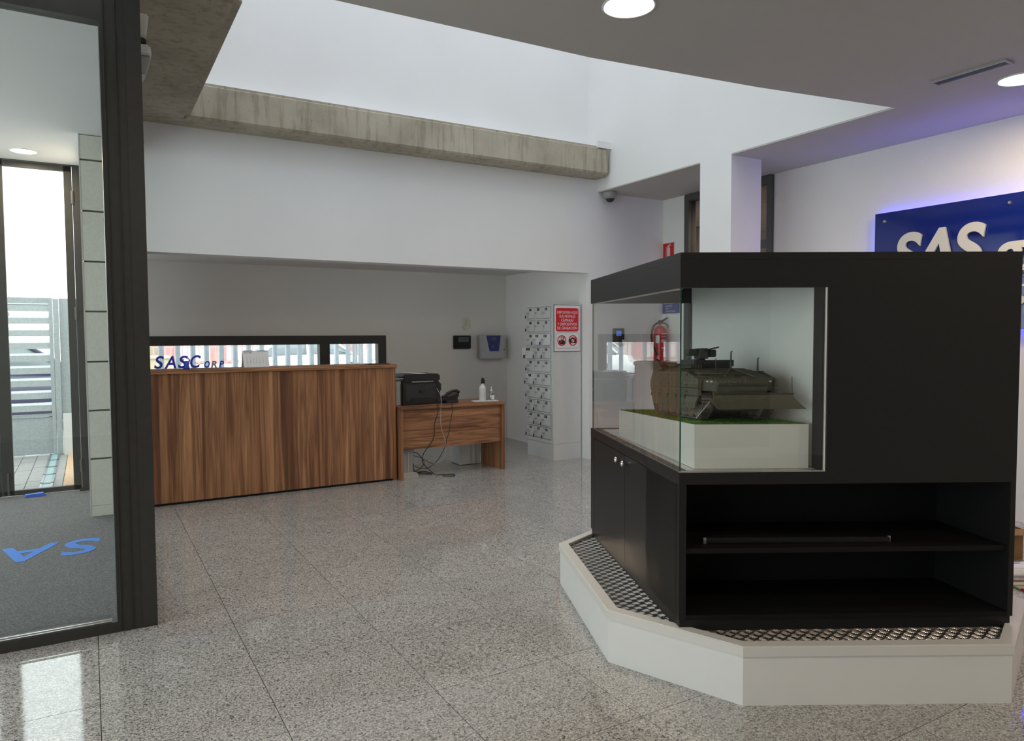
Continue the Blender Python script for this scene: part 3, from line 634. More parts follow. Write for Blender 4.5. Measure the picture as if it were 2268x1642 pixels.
MB().extr([(X0 - 0.07, PY + 0.02, PZ + 0.272), (X0 - 0.07, PY + 0.30, PZ + 0.272), (X0 - 0.07, PY + 0.30, PZ + 0.28), (X0 - 0.07, PY + 0.02, PZ + 0.28)], (0.15, 0, 0)).build('paper_tray', M['grey_pl'], pr_)
MB().box(X0 - 0.01, X0 + 0.13, PY + 0.03, PY + 0.28, PZ + 0.285, PZ + 0.296, bev=0.003).build('feeder_flap', M['black'], pr_)
MB().extr([(X0 + 0.17, PY + 0.02, PZ + 0.32), (X0 + 0.28, PY + 0.03, PZ + 0.316), (X0 + 0.25, PY + 0.3, PZ + 0.318), (X0 + 0.12, PY + 0.3, PZ + 0.322)], (0, 0, 0.003)).build('sheet', M['paper'], pr_)

# desk phone
ph = empty('desk_telephone', (3.3, 6.93, 0.74), 'black desk telephone on the side desk, between printer and bottles', 'telephone')
MB().box(3.235, 3.375, 6.86, 7.04, 0.7405, 0.772, bev=0.006).extr([(3.235, 6.88, 0.772), (3.235, 7.02, 0.772), (3.235, 7.02, 0.80), (3.235, 6.88, 0.81)], (0.14, 0, 0)).build('stand', M['dark'], ph)
MB().bevhexa([(3.185, 6.87, 0.760), (3.385, 6.87, 0.800), (3.385, 7.07, 0.800), (3.185, 7.07, 0.760), (3.180, 6.87, 0.775), (3.39, 6.87, 0.845), (3.39, 7.07, 0.845), (3.180, 7.07, 0.775)], 0.006).build('body', M['black'], ph)
MB().tube([(3.215, 6.875, 0.80), (3.25, 6.875, 0.842), (3.31, 6.878, 0.868), (3.36, 6.88, 0.868), (3.392, 6.88, 0.850)], [.012, .017, .013, .017, .016], 12).build('handset', M['black'], ph)
MB().extr([(3.168, 6.88, 0.7405), (3.20, 6.88, 0.79), (3.215, 6.88, 0.79), (3.185, 6.88, 0.7405)], (0, 0.17, 0)).build('key_pad', M['dark'], ph)

# bottles on a white sheet
tag(MB().extr([(3.555, 6.86, 0.7405), (3.83, 6.80, 0.7405), (3.85, 6.93, 0.7405), (3.585, 6.97, 0.7405)], (0, 0, 0.004)).build('paper_sheet', M['paper'], org=(3.7, 6.88, 0.7405)), 'white paper sheet under the two bottles on the side desk', 'paper')
sb_ = empty('spray_bottle', (3.685, 6.90, 0.745), 'tall white spray bottle with a black trigger head on the paper sheet', 'bottle')
MB().lathe([(0.0, 0), (0.034, 0.0), (0.036, 0.004), (0.036, 0.135), (0.034, 0.148), (0.020, 0.166), (0.0145, 0.172), (0.0145, 0.19), (0, 0.19)], (3.685, 6.90, 0.745), 24).build('bottle_body', M['white_pl'], sb_)
MB().lathe([(0.0, 0.188), (0.019, 0.188), (0.019, 0.212), (0.014, 0.218), (0, 0.22)], (3.685, 6.90, 0.745), 20).bevhexa([(3.668, 6.88, 0.955), (3.705, 6.88, 0.955), (3.705, 6.92, 0.955), (3.668, 6.92, 0.955), (3.672, 6.885, 0.995), (3.700, 6.885, 0.995), (3.700, 6.915, 0.995), (3.672, 6.915, 0.995)], 0.008).build('spray_head', M['black'], sb_)
MB().tube([(3.705, 6.90, 0.975), (3.714, 6.90, 0.95), (3.710, 6.90, 0.93)], 0.005, 8).build('trigger', M['black'], sb_)
gb = empty('gel_bottle', (3.79, 6.89, 0.745), 'small clear gel pump bottle with a white pump, right of the spray bottle', 'bottle')
MB().lathe([(0.0, 0), (0.030, 0.0), (0.031, 0.004), (0.031, 0.068), (0.026, 0.080), (0.012, 0.090), (0.012, 0.096), (0, 0.096)], (3.79, 6.89, 0.745), 24).build('bottle_body', M['clear_pl'], gb)
MB().box(3.773, 3.807, 6.856, 6.858, 0.757, 0.802).build('paper_label', M['paper'], gb)
MB().lathe([(0.0, 0.094), (0.015, 0.094), (0.015, 0.112), (0.005, 0.116), (0.005, 0.132), (0.009, 0.134), (0.009, 0.142), (0.004, 0.146), (0.0, 0.148)], (3.79, 6.89, 0.745), 16).build('pump', M['white_pl'], gb)

# under the desk
pc = empty('computer_tower', (2.77, 6.9, 0), 'pale grey computer tower on a cream foot under the left end of the side desk', 'computer')
MB().box(2.725, 2.868, 6.86, 7.2, 0.055, 0.46, bev=0.003).build('case', M['pc_grey'], pc)
MB().box(2.790, 2.797, 6.855, 6.862, 0.06, 0.455).build('front_stripe', M['white_pl'], pc)
MB().extr([(2.700, 6.825, 0.0), (2.900, 6.825, 0.0), (2.893, 6.825, 0.014), (2.872, 6.825, 0.056), (2.722, 6.825, 0.056), (2.703, 6.825, 0.014)], (0, 0.36, 0)).build('foot', M['cream_pl'], pc)
for z in (0.10, 0.21, 0.33):
    MB().box(2.868, 2.884, 6.90, 6.93, z, z + 0.028, bev=0.003).build('plug', M['black'], pc)
bn = empty('waste_bin', (3.67, 7.3, 0), 'white plastic pedal bin on the floor under the side desk', 'bin')
MB().hexa([(3.545, 7.19, 0.006), (3.80, 7.19, 0.006), (3.78, 7.45, 0.006), (3.565, 7.45, 0.006), (3.525, 7.17, 0.37), (3.82, 7.17, 0.37), (3.82, 7.47, 0.37), (3.525, 7.47, 0.37)]).build('bucket', M['white_pl'], bn)
MB().box(3.66, 3.668, 7.165, 7.185, 0.02, 0.36).box(3.72, 3.728, 7.165, 7.185, 0.02, 0.36).build('rib', M['white_pl'], bn)
MB().box(3.515, 3.83, 7.16, 7.48, 0.37, 0.39, bev=0.004).build('lid', M['white_pl'], bn)

# cables
def cable(name, pts, r, m, label, y=6.685):
    P = [Vector(p) if len(p) == 3 else onY(p[0] / 5.864 + 860, p[1] / 5.864 + 800, y) for p in pts]
    for p in P: p.z = max(p.z, r + 0.001)
    out = []
    for i in range(len(P) - 1):
        p0, p1, p2, p3 = P[max(i - 1, 0)], P[i], P[i + 1], P[min(i + 2, len(P) - 1)]
        for k in range(5):
            t = k / 5.0
            out.append(0.5 * ((2 * p1) + (-p0 + p2) * t + (2 * p0 - 5 * p1 + 4 * p2 - p3) * t * t + (-p0 + 3 * p1 - 3 * p2 + p3) * t ** 3))
    out.append(P[-1])
    return tag(MB().tube(out, r, 6).build(name, m, org=P[-1]), label, 'cable')
def fz(px, py): return tuple(onZ(px / 5.864 + 860, py / 5.864 + 800, 0.006))
cable('printer_cable', [(630, 545), (648, 620), (630, 720), (600, 820), (600, 930), (575, 1030), (500, 1140), (450, 1220), (440, 1300), (470, 1350), (540, 1420), (612, 1478), fz(640, 1478), fz(750, 1472), fz(850, 1470), fz(868, 1484), fz(830, 1494), fz(700, 1492)], 0.0045, M['black'], 'thick black cable hanging from the printer to a loop on the floor')
cable('network_cable', [(628, 355), (650, 390), (680, 450), (688, 540), (683, 640), (680, 760), (690, 880), (722, 980), (745, 1080), (745, 1170), (715, 1260), (660, 1310), (590, 1332)], 0.0032, M['grey_pl'], 'thin grey cable hanging from the side of the printer')
cable('telephone_cable', [(822, 540), (830, 600), (828, 680), (805, 800), (790, 920), (760, 1010), (742, 1100), (690, 1210), (640, 1290), (570, 1360), (500, 1395), (420, 1395), (330, 1360)], 0.0035, M['black'], 'thin black cable hanging from the desk telephone')
cable('power_cable', [(325, 1190, ), (370, 1195), (410, 1230), (450, 1280), (465, 1330), (420, 1390), (365, 1425), (325, 1435), (330, 1400)], 0.0045, M['black'], 'black cable curling out of the computer tower socket', y=6.76)
cable('video_cable', [(325, 1228), (400, 1250), (470, 1280), (540, 1320), (600, 1328), (640, 1310)], 0.0035, M['black'], 'thin black cable leaving the computer tower towards the middle of the desk', y=6.76)
cable('floor_cable', [(325, 1330), (332, 1400), (360, 1440), fz(420, 1436), fz(500, 1440), fz(565, 1455), fz(560, 1466), fz(480, 1462), fz(400, 1448), fz(345, 1470)], 0.0045, M['black'], 'black cable coiled on the floor beside the computer foot', y=6.78)

# devices on the niche back wall
kp = empty('alarm_keypad', (4.38, 8.79, 1.36), 'black wall keypad with a grey screen, left of the blue-fronted alarm box', 'keypad')
MB().box(4.252, 4.51, 8.765, 8.80, 1.275, 1.455, bev=0.006).build('housing', M['black'], kp)
MB().box(4.315, 4.475, 8.762, 8.766, 1.365, 1.435).build('screen', M['screen_grey'], kp)
ab = empty('alarm_box', (4.82, 8.79, 1.3), 'grey metal alarm control box with a blue tapered front, near the niche corner', 'alarm box')
MB().box(4.612, 5.01, 8.70, 8.80, 1.135, 1.455, bev=0.008).build('housing', M['steel'], ab)
MB().extr([(4.715, 8.699, 1.452), (4.765, 8.699, 1.235), (4.905, 8.699, 1.235), (4.935, 8.699, 1.452)], (0, -0.006, 0)).build('front_plate', M['blue_sign'], ab)
MB().box(4.785, 4.865, 8.688, 8.693, 1.385, 1.435).build('screen', M['screen_grey'], ab)
text_mb('jr', 0.04, frame_mat((4.80, 8.692, 1.30), (1, 0, 0), (0, 0, 1))).build('emblem', M['grey_pl'], ab)
MB().box(4.99, 4.995, 8.694, 8.70, 1.25, 1.27).build('key_hole', M['dark'], ab)
it = empty('intercom', (4.44, 8.79, 1.62), 'small rounded cream intercom on the wall above the black keypad', 'intercom')
pts = [(4.438 + 0.045 * math.cos(a), 8.80, 1.623 + (0.035 if math.sin(a) > 0 else -0.035) + 0.045 * math.sin(a)) for a in [2 * PI * k / 24 for k in range(24)]]
MB().extr(pts[::-1], (0, -0.03, 0)).build('housing', M['cream_pl'], it)
dm = MB()
for k in range(4): dm.tube([(4.438 + 0.008 * (-1) ** k, 8.769, 1.655 - k * 0.02), (4.438 + 0.008 * (-1) ** k, 8.766, 1.655 - k * 0.02)], 0.007, 10)
dm.build('button', M['grey_pl'], it)

# ================================================================== LOCKER
lk = empty('phone_locker', (4.8, 7.17, 0), 'tall pale grey locker of thirty small numbered doors standing against the niche corner', 'locker')
LX, LY0, LY1, LZ = 4.60, 6.885, 7.462, 1.812
b = MB(); b.box(LX + 0.012, 4.993, LY0, LY1, 0.19, LZ); b.box(LX + 0.0005, LX + 0.0125, LY0, LY0 + 0.040, 0.19, LZ); b.box(LX + 0.0005, LX + 0.0125, LY1 - 0.012, LY1, 0.19, LZ)
b.build('carcass', M['locker'], lk)
MB().box(LX + 0.006, 4.995, LY0 + 0.002, LY1 - 0.002, 0.0, 0.188).build('plinth', M['locker'], lk)
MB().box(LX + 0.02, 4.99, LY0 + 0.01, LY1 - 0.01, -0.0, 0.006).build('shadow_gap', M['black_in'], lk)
colY = [7.449, 7.2765, 7.104, 6.9315]; rowZ = [1.785 - k * 0.157 for k in range(11)]
gr = MB()
for k in range(10):
    gr.box(LX + 0.0003, LX + 0.012, LY0 + 0.030, LY1 - 0.002, rowZ[k], rowZ[k] + 0.020 if k else LZ - 0.001)
gr.box(LX + 0.0003, LX + 0.012, LY0 + 0.030, LY1 - 0.002, 0.191, rowZ[10] + 0.018)
for y in colY[1:3]: gr.box(LX, LX + 0.012, y - 0.006, y + 0.006, 0.2, 1.785)
gr.build('face_frame', M['locker'], lk)
tags = {(0, 0): 2, (1, 0): 2, (2, 1): 2, (2, 2): 2, (3, 0): 2, (3, 1): 2, (3, 2): 2, (4, 0): 2, (5, 0): 2, (5, 1): 2, (5, 2): 1, (6, 0): 2, (6, 2): 2, (7, 0): 2, (7, 1): 2, (8, 1): 2, (8, 2): 2, (9, 0): 2, (9, 1): 2, (9, 2): 2, (0, 2): 1}
ajar = {(3, 0): 62, (2, 1): 16, (2, 2): 12, (5, 0): 9, (8, 2): 7}
def lbox(mb, x0, x1, y0, y1, z0, z1, R, org):   # local box rotated about the hinge edge
    mb2 = MB().box(x0, x1, y0, y1, z0, z1)
    for v in mb2.v: mb.v.append(R @ v + org)
    n = len(mb.v) - 8
    for f in mb2.f: mb.f.append([n + i for i in f]); mb.m.append(0); mb.sm.append(False)
    return mb
for r in range(10):
    for c in range(3):
        yl, yr = colY[c] - 0.007, colY[c + 1] + 0.007; w_ = yl - yr; z0, z1 = rowZ[r + 1] + 0.021, rowZ[r] - 0.002; h = z1 - z0
        R = Matrix.Rotation(math.radians(ajar.get((r, c), 0)), 3, 'Z'); org = Vector((LX + 0.006, yr, z0))
        d = lbox(MB(), -0.010, 0.002, 0, w_, 0, h, R, org).build('door', M['locker'], lk)
        lbox(MB(), -0.0108, -0.009, 0.002, w_ - 0.002, h - 0.0025, h, R, org).build('door_lip', M['dark'], d); lbox(MB(), -0.0108, -0.009, 0.002, w_ - 0.002, 0, 0.003, R, org).build('door_lip', M['dark'], d)
        lbox(MB(), -0.013, -0.010, w_ * 0.40, w_ * 0.68, h - 0.040, h - 0.012, R, org).build('number_plate', M['black'], d)
        num = str(r + 1 + 10 * c)
        T4 = Matrix.Translation(org) @ R.to_4x4() @ frame_mat((-0.0135, w_ * 0.54, h - 0.034), (0, -1, 0), (0, 0, 1))
        text_mb(num, 0.022, T4, align='CENTER', res=1).build('number', M['paper'], d)
        lc = MB().tube([(-0.010, w_ * 0.80, h * 0.50), (-0.026, w_ * 0.80, h * 0.50)], 0.010, 12)
        for v in lc.v: v[:] = R @ v + org
        lko = lc.build('lock', M['chrome'], d)
        k_ = tags.get((r, c), 0)
        if k_:
            key = MB().box(-0.050, -0.026, w_ * 0.80 - 0.002, w_ * 0.80 + 0.002, h * 0.5 - 0.010, h * 0.5 + 0.010).tube([(-0.048, w_ * 0.80, h * 0.5), (-0.050, w_ * 0.82, h * 0.38), (-0.046, w_ * 0.84, h * 0.30)], 0.003, 6)
            for v in key.v: v[:] = R @ v + org
            key.build('key', M['chrome'], d)
        if k_ == 2:
            tg = MB().bevhexa([(-0.052, w_ * 0.80, h * .02), (-0.046, w_ * 0.80, h * .02), (-0.046, w_ * 0.94, h * .06), (-0.052, w_ * 0.94, h * .06), (-0.050, w_ * 0.76, h * .30), (-0.044, w_ * 0.76, h * .30), (-0.044, w_ * 0.90, h * .34), (-0.050, w_ * 0.90, h * .34)], 0.004)
            for v in tg.v: v[:] = R @ v + org
            tg.build('key_tag', M['tag_blue'], d)
# sign on the side of the locker
sg = empty('deposit_sign', (4.8, 6.88, 1.53), 'white sign with a red text panel and two prohibition symbols on the locker side', 'sign')
SYF = 6.8835
MB().box(4.608, 4.978, SYF - 0.004, LY0 - 0.0005, 1.262, 1.802).build('board', M['ink'], sg)
MB().box(4.613, 4.973, SYF - 0.005, SYF - 0.0035, 1.267, 1.797).build('face', M['paper'], sg)
def rrect(x0, x1, z0, z1, r, y, n=6):
    out = []
    for cx, cz, a0 in ((x1 - r, z1 - r, 0), (x0 + r, z1 - r, 90), (x0 + r, z0 + r, 180), (x1 - r, z0 + r, 270)):
        for k in range(n + 1):
            a = math.radians(a0 + 90 * k / n); out.append((cx + r * math.cos(a), y, cz + r * math.sin(a)))
    return out[::-1]
MB().extr(rrect(4.633, 4.953, 1.495, 1.765, 0.025, SYF - 0.005), (0, -0.001, 0)).build('red_panel', M['red'], sg)
tx = MB()
for k, s_ in enumerate(('DEPOSITEN AQUÍ', 'SUS MÓVILES', 'CÁMARAS', 'Y DISPOSITIVOS', 'DE GRABACIÓN')):
    text_mb(s_, 0.046, frame_mat((4.793, SYF - 0.0065, 1.700 - k * 0.0455), (1, 0, 0), (0, 0, 1)), bold=0.0, align='CENTER', sx=0.80 if k in (0,) else 0.84, mb=tx)
tx.build('lettering', M['paper'], sg)
MB().extr(rrect(4.633, 4.953, 1.30, 1.480, 0.02, SYF - 0.005), (0, -0.0006, 0)).build('icon_border', M['ink'], sg)
MB().extr(rrect(4.636, 4.950, 1.303, 1.477, 0.018, SYF - 0.0055), (0, -0.0006, 0)).build('icon_ground', M['paper'], sg)
for cx in (4.715, 4.871):
    cz = 1.39; yy = SYF - 0.0064
    pi_ = MB()
    if cx < 4.8:
        pi_.extr([(cx - 0.045, yy, cz - 0.045), (cx - 0.04, yy, cz + 0.005), (cx - 0.015, yy, cz + 0.0), (cx - 0.012, yy, cz + 0.045), (cx + 0.020, yy, cz + 0.045), (cx + 0.022, yy, cz + 0.002), (cx + 0.042, yy, cz + 0.0), (cx + 0.045, yy, cz - 0.045)][::-1], (0, -0.0005, 0))
    else:
        pi_.extr([(cx - 0.048, yy, cz - 0.03), (cx - 0.048, yy, cz + 0.022), (cx - 0.025, yy, cz + 0.022), (cx - 0.017, yy, cz + 0.036), (cx + 0.017, yy, cz + 0.036), (cx + 0.025, yy, cz + 0.022), (cx + 0.048, yy, cz + 0.022), (cx + 0.048, yy, cz - 0.03)][::-1], (0, -0.0005, 0))
    icn = pi_.build('pictogram', M['ink'], sg)
    wi_ = MB()
    if cx < 4.8: wi_.extr([(cx - 0.006, yy - .0007, cz + 0.008), (cx - 0.006, yy - .0007, cz + 0.038), (cx + 0.014, yy - .0007, cz + 0.038), (cx + 0.014, yy - .0007, cz + 0.008)][::-1], (0, -0.0004, 0))
    else: wi_.extr([(cx + 0.020 * math.cos(2 * PI * k / 20), yy - .0007, cz - 0.002 + 0.020 * math.sin(2 * PI * k / 20)) for k in range(20)][::-1], (0, -0.0004, 0)).extr([(cx + 0.012 * math.cos(2 * PI * k / 20), yy - .0012, cz - 0.002 + 0.012 * math.sin(2 * PI * k / 20)) for k in range(20)][::-1], (0, -0.0002, 0))
    wi_.build('detail', M['paper'], icn)
    rg = MB(); n = 32
    v = []; f = []
    for k in range(n):
        a = 2 * PI * k / n
        for rr_ in (0.062, 0.050): v.append((cx + rr_ * math.cos(a), yy - 0.002, cz + rr_ * math.sin(a)))
    for k in range(n): a_, b_ = 2 * k, 2 * ((k + 1) % n); f.append((a_, b_, b_ + 1, a_ + 1))
    rg.add(v, f); q = 0.040
    rg.extr([(cx - q - 0.004, yy - 0.002, cz - q + 0.004), (cx - q + 0.004, yy - 0.002, cz - q - 0.004), (cx + q + 0.004, yy - 0.002, cz + q - 0.004), (cx + q - 0.004, yy - 0.002, cz + q + 0.004)], (0, -0.0004, 0))
    rg.build('prohibition_ring', M['red'], sg)

# ================================================================== DISPLAY PLATFORM
OCT = [(2.335, 3.44), (1.94, 2.482), (2.157, 1.907), (3.077, 1.377), (3.635, 1.585), (4.02, 2.55), (3.80, 3.12), (2.885, 3.66)]
PT = 0.238
pf = empty('display_platform', (2.95, 2.5, 0), 'low white octagonal platform with an aluminium tread plate top, under the black showcase', 'platform')
def inset(poly, d):
    n = len(poly); out = []
    for i in range(n):
        p0, p1, p2 = (Vector(poly[(i + k - 1) % n]) for k in range(3))
        e1, e2 = (p1 - p0).normalized(), (p2 - p1).normalized(); n1, n2 = Vector((-e1.y, e1.x)), Vector((-e2.y, e2.x))
        b = (n1 + n2); b = b / (1 + n1.dot(n2)); out.append(tuple(p1 + b * d))
    return out
o0, o1, o2, ol = OCT, inset(OCT, 0.007), inset(OCT, 0.030), inset(OCT, 0.052)
for i in range(8):
    j = (i + 1) % 8
    ex = lambda P, z: (P[0], P[1], z)
    MB().hexa([ex(o1[i], 0), ex(o1[j], 0), ex(o2[j], 0), ex(o2[i], 0), ex(o1[i], PT - 0.04), ex(o1[j], PT - 0.04), ex(o2[j], PT - 0.04), ex(o2[i], PT - 0.04)]).build('fascia_panel', M['white_lam'], pf)
    MB().hexa([ex(o0[i], PT - 0.040), ex(o0[j], PT - 0.040), ex(ol[j], PT - 0.040), ex(ol[i], PT - 0.040), ex(o0[i], PT - 0.004), ex(o0[j], PT - 0.004), ex(ol[j], PT - 0.004), ex(ol[i], PT - 0.004)]) \
        .hexa([ex(inset(OCT, 0.004)[i], PT - 0.004), ex(inset(OCT, 0.004)[j], PT - 0.004), ex(ol[j], PT - 0.004), ex(ol[i], PT - 0.004), ex(inset(OCT, 0.004)[i], PT), ex(inset(OCT, 0.004)[j], PT), ex(ol[j], PT), ex(ol[i], PT)]).build('edge_trim', M['cream_lam'], pf)
PLZ = 0.222
MB().prism(inset(OCT, 0.045), PLZ - 0.02, PLZ).build('tread_plate', M['tread_shaded'], pf)
# raised five-bar lugs
FDv, LDv = Vector((0.872, -0.490)), Vector((0.382, 0.924))
KC = Vector((2.070, 2.172))
def K(a, b): return KC + FDv * a + LDv * b
inner = inset(OCT, 0.056)
def inside(p, poly):
    for i in range(len(poly)):
        a, b = Vector(poly[i]), Vector(poly[(i + 1) % len(poly)])
        if (b - a).x * (p.y - a.y) - (b - a).y * (p.x - a.x) < 0: return False
    return True
lg = MB(); CELL = 0.0415
u1 = Vector((FDv.x, FDv.y)).normalized(); u2 = Vector((-u1.y, u1.x))
for i in range(-30, 60):
    for j in range(-30, 60):
        c = KC + u1 * (i * CELL * 0.70) + u2 * (j * CELL * 0.70)
        rel = c - KC
        det = FDv.x * LDv.y - FDv.y * LDv.x; a_ = (rel.x * LDv.y - rel.y * LDv.x) / det; b_ = (FDv.x * rel.y - FDv.y * rel.x) / det
        if 0.05 < a_ < 1.34 and 0.05 < b_ < 1.45: continue
        if not inside(c, inner): continue
        ang = 0.52 if (i + j) % 2 == 0 else 0.52 + PI / 2
        d = u1 * math.cos(ang) + u2 * math.sin(ang); e = Vector((-d.y, d.x))
        for k in range(5):
            off = (k - 2) * 0.0066; hl, hw = 0.0172, 0.0026
            q = c + e * off
            P = [q - d * hl - e * 0.0003, q - d * hl * .5 - e * hw, q + d * hl * .5 - e * hw, q + d * hl, q + d * hl * .5 + e * hw, q - d * hl * .5 + e * hw]
            T = [q - d * hl * .5, q + d * hl * .5]
            lg.add([(p.x, p.y, PLZ - .0002) for p in P] + [(p.x, p.y, PLZ + 0.0020) for p in T], [(0, 1, 6), (1, 2, 7, 6), (2, 3, 7), (3, 4, 7), (4, 5, 6, 7), (5, 0, 6)])
lg.build('tread_lug', M['tread'], pf, kind='stuff')

# ================================================================== BLACK SHOWCASE
CW, CL = 1.400, 1.463
Z0, ZB, ZL0, ZL1 = PLZ + 0.003, 0.885, 1.640, 1.782
sh = empty('showcase', (*K(CW / 2, CL / 2), PLZ), 'tall black glazed showcase on the octagonal platform, with cupboards and open shelves below', 'showcase')
def kb(mb, a0, a1, b0, b1, z0, z1, mi=0, mis=None, bev=0):
    P = [(*K(a, b), z) for z in (z0, z1) for a, b in ((a0, b0), (a1, b0), (a1, b1), (a0, b1))]
    return mb.bevhexa(P, bev, mi) if bev else mb.hexa(P, mi, mis)
# base carcass : left (b direction) is cupboard doors, front is open shelving
kb(MB(), 0.006, CW - 0.006, 0.006, CL - 0.006, Z0, Z0 + 0.045).build('plinth', M['black_lam'], sh)
kb(MB(), 0.0, CW, 0.0, CL, ZB - 0.042, ZB).build('top_board', M['black_lam'], sh) if False else None
tbm = MB(); kb(tbm, 0, CW, 0, 0.05, ZB - 0.05, ZB); kb(tbm, 0, CW, CL - 0.05, CL, ZB - 0.05, ZB); kb(tbm, 0, 0.05, 0.05, CL - 0.05, ZB - 0.05, ZB); kb(tbm, 0.60, CW, 0.05, CL - 0.05, ZB - 0.05, ZB)
tbm.build('top_board', M['black_lam'], sh)
kb(MB(), 0.05, 0.60, 0.05, CL - 0.05, ZB - 0.03, ZB - 0.002).build('display_floor', M['white_lam'], sh)
kb(MB(), 0.0, 0.018, 0.002, 0.048, Z0 + 0.045, ZB - 0.05).build('stile', M['black_lam'], sh)
kb(MB(), 0.0, 0.018, CL - 0.075, CL - 0.002, Z0 + 0.045, ZB - 0.05).build('stile', M['black_lam'], sh)
for b0, b1, kn in ((0.052, 0.756, 0.70), (0.760, CL - 0.079, 0.815)):
    d = kb(MB(), 0.0, 0.018, b0, b1, Z0 + 0.048, ZB - 0.053).build('cupboard_door', M['black_lam'], sh)
    p = K(0.0, kn); nrm = Vector((-0.924, 0.382))
    P = [Vector((*(p + nrm * t), 0.80)) for t in (0.0, 0.018, 0.022, 0.034, 0.040)]
    MB().tube(P, [0.006, 0.006, 0.014, 0.016, 0.010], 14).build('knob', M['chrome'], d)
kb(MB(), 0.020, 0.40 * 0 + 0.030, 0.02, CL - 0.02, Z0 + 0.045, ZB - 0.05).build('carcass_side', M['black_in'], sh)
# front open shelves
SD = 0.42
kb(MB(), 0.0, 0.030, 0.0, 0.0 + SD, Z0 + 0.045, ZB - 0.05).build('front_stile', M['black_lam'], sh)
kb(MB(), CW - 0.022, CW, 0.0, CL, Z0 + 0.045, ZB - 0.05).build('side_board', M['black_lam'], sh)
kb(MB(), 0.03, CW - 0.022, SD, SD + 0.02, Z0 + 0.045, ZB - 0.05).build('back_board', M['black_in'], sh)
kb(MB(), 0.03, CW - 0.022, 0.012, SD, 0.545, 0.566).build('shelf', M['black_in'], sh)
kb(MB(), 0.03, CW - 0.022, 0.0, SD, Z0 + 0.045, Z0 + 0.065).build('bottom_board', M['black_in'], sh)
kb(MB(), 0.03, CW - 0.022, CL - 0.02, CL, Z0 + 0.045, ZB - 0.05).build('rear_board', M['black_lam'], sh)
kb(MB(), 0.60, CW, 0.0, 0.02, ZB, ZL0).build('front_panel', M['black_lam'], sh)
kb(MB(), CW - 0.02, CW, 0.02, CL, ZB, ZL0).build('side_panel', M['black_lam'], sh)
kb(MB(), 0.60, CW - 0.02, CL - 0.02, CL, ZB, ZL0).build('rear_panel', M['black_lam'], sh)
kb(MB(), 0.606, 0.618, 0.095, CL - 0.02, ZB, ZL1 - 0.032).build('white_backing', M['white_lam'], sh)
kb(MB(), 0.5975, 0.606, 0.0, 0.010, ZB + 0.0, ZL0).build('glazing_strip', M['cream_lam'], sh)
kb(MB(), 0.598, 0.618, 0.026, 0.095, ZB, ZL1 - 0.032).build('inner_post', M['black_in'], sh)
ld = MB(); kb(ld, 0, CW, 0, CL, ZL1 - 0.03, ZL1); kb(ld, 0, CW, 0, 0.025, ZL0, ZL1 - 0.0305); kb(ld, 0, 0.025, 0.025, CL - 0.02, ZL0, ZL1 - 0.0305); kb(ld, 0, CW, CL - 0.02, CL, ZL0, ZL1 - 0.0305); kb(ld, CW - 0.02, CW, 0.025, CL - 0.02, ZL0, ZL1 - 0.0305)
ld.build('lid', M['black_lam'], sh)
GE = [1, 1, 0, 1, 0, 1]
kb(MB(), 0.003, 0.5975, 0.003, 0.009, ZB + 0.0005, ZL0, mis=GE).build('front_glass', [M['glass_case'], M['glass_edge']], sh)
kb(MB(), 0.003, 0.009, 0.0095, CL - 0.03, ZB + 0.0005, ZL0, mis=[1, 1, 1, 0, 1, 0]).build('side_glass', [M['glass_case'], M['glass_edge']], sh)
kb(MB(), 0.0125, 0.600, CL - 0.029, CL - 0.021, ZB + 0.0005, ZL0, mis=GE).build('rear_glass', [M['glass_case'], M['glass_edge']], sh)
kb(MB(), 0.0015, 0.006, 0.0015, 0.0028, ZB, ZL0).build('corner_bead', M['glass_edge'], sh)
kb(MB(), 0.0, 0.60, 0.0002, 0.0125, ZB, ZB + 0.006).build('glass_channel', M['chrome'], sh)
kb(MB(), 0.002, 0.014, 0.013, CL - 0.03, ZL0 - 0.006, ZL0 - 0.0002).build('glass_channel', M['chrome'], sh)
# dark bar lying on the shelf
dbp = [Vector((*K(0.14, 0.10), 0.585)), Vector((*K(0.90, 0.10), 0.600))]
lb = empty('long_dark_bar', (*K(0.5, 0.1), 0.567), 'long dark bar with small metal ends lying on the open shelf of the showcase', 'bar')
dd = (dbp[1] - dbp[0]).normalized()
hx = MB().bevhexa([(*K(a, b), z) for z, q in ((0.5672, 0), (0.592, 1)) for a, b in ((0.14, 0.075), (0.92, 0.06), (0.92, 0.11), (0.14, 0.125))], 0.004)
hx.build('body', M['black'], lb)
for a in (0.137, 0.922): kb(MB(), a - 0.006, a + 0.006, 0.072, 0.080, 0.5674, 0.594).build('end_cap', M['steel'], lb)

# pedestal with sloping top, grass
pd = empty('model_pedestal', (2.45, 2.6, ZB), 'white laminate box with a gently sloping grass-covered top inside the showcase', 'pedestal')
pA, pL, pR = Vector((2.185, 2.204)), Vector((2.553, 3.158)), Vector((2.596, 1.959)); pBk = pL + (pR - pA)
zF, zBk = 1.073, 1.031
MB().hexa([(*pA, ZB), (*pR, ZB), (*pBk, ZB), (*pL, ZB), (*pA, zF), (*pR, zF), (*pBk, zBk), (*pL, zBk)]).build('box', M['cream_lam'], pd)
gr = MB(); rng = random.Random(3)
N1, N2 = 26, 14; V = {}
for i in range(N1 + 1):
    for j in range(N2 + 1):
        s_, t_ = i / N1, j / N2
        p = pA + (pL - pA) * s_ * 0.985 + (pR - pA) * t_ * 0.995; e = 0 if i in (0, N1) or j in (0, N2) else 1
        V[i, j] = (p.x, p.y, zF + (zBk - zF) * s_ + 0.0015 + e * rng.uniform(0.001, 0.007))
gv = [V[i, j] for i in range(N1 + 1) for j in range(N2 + 1)]
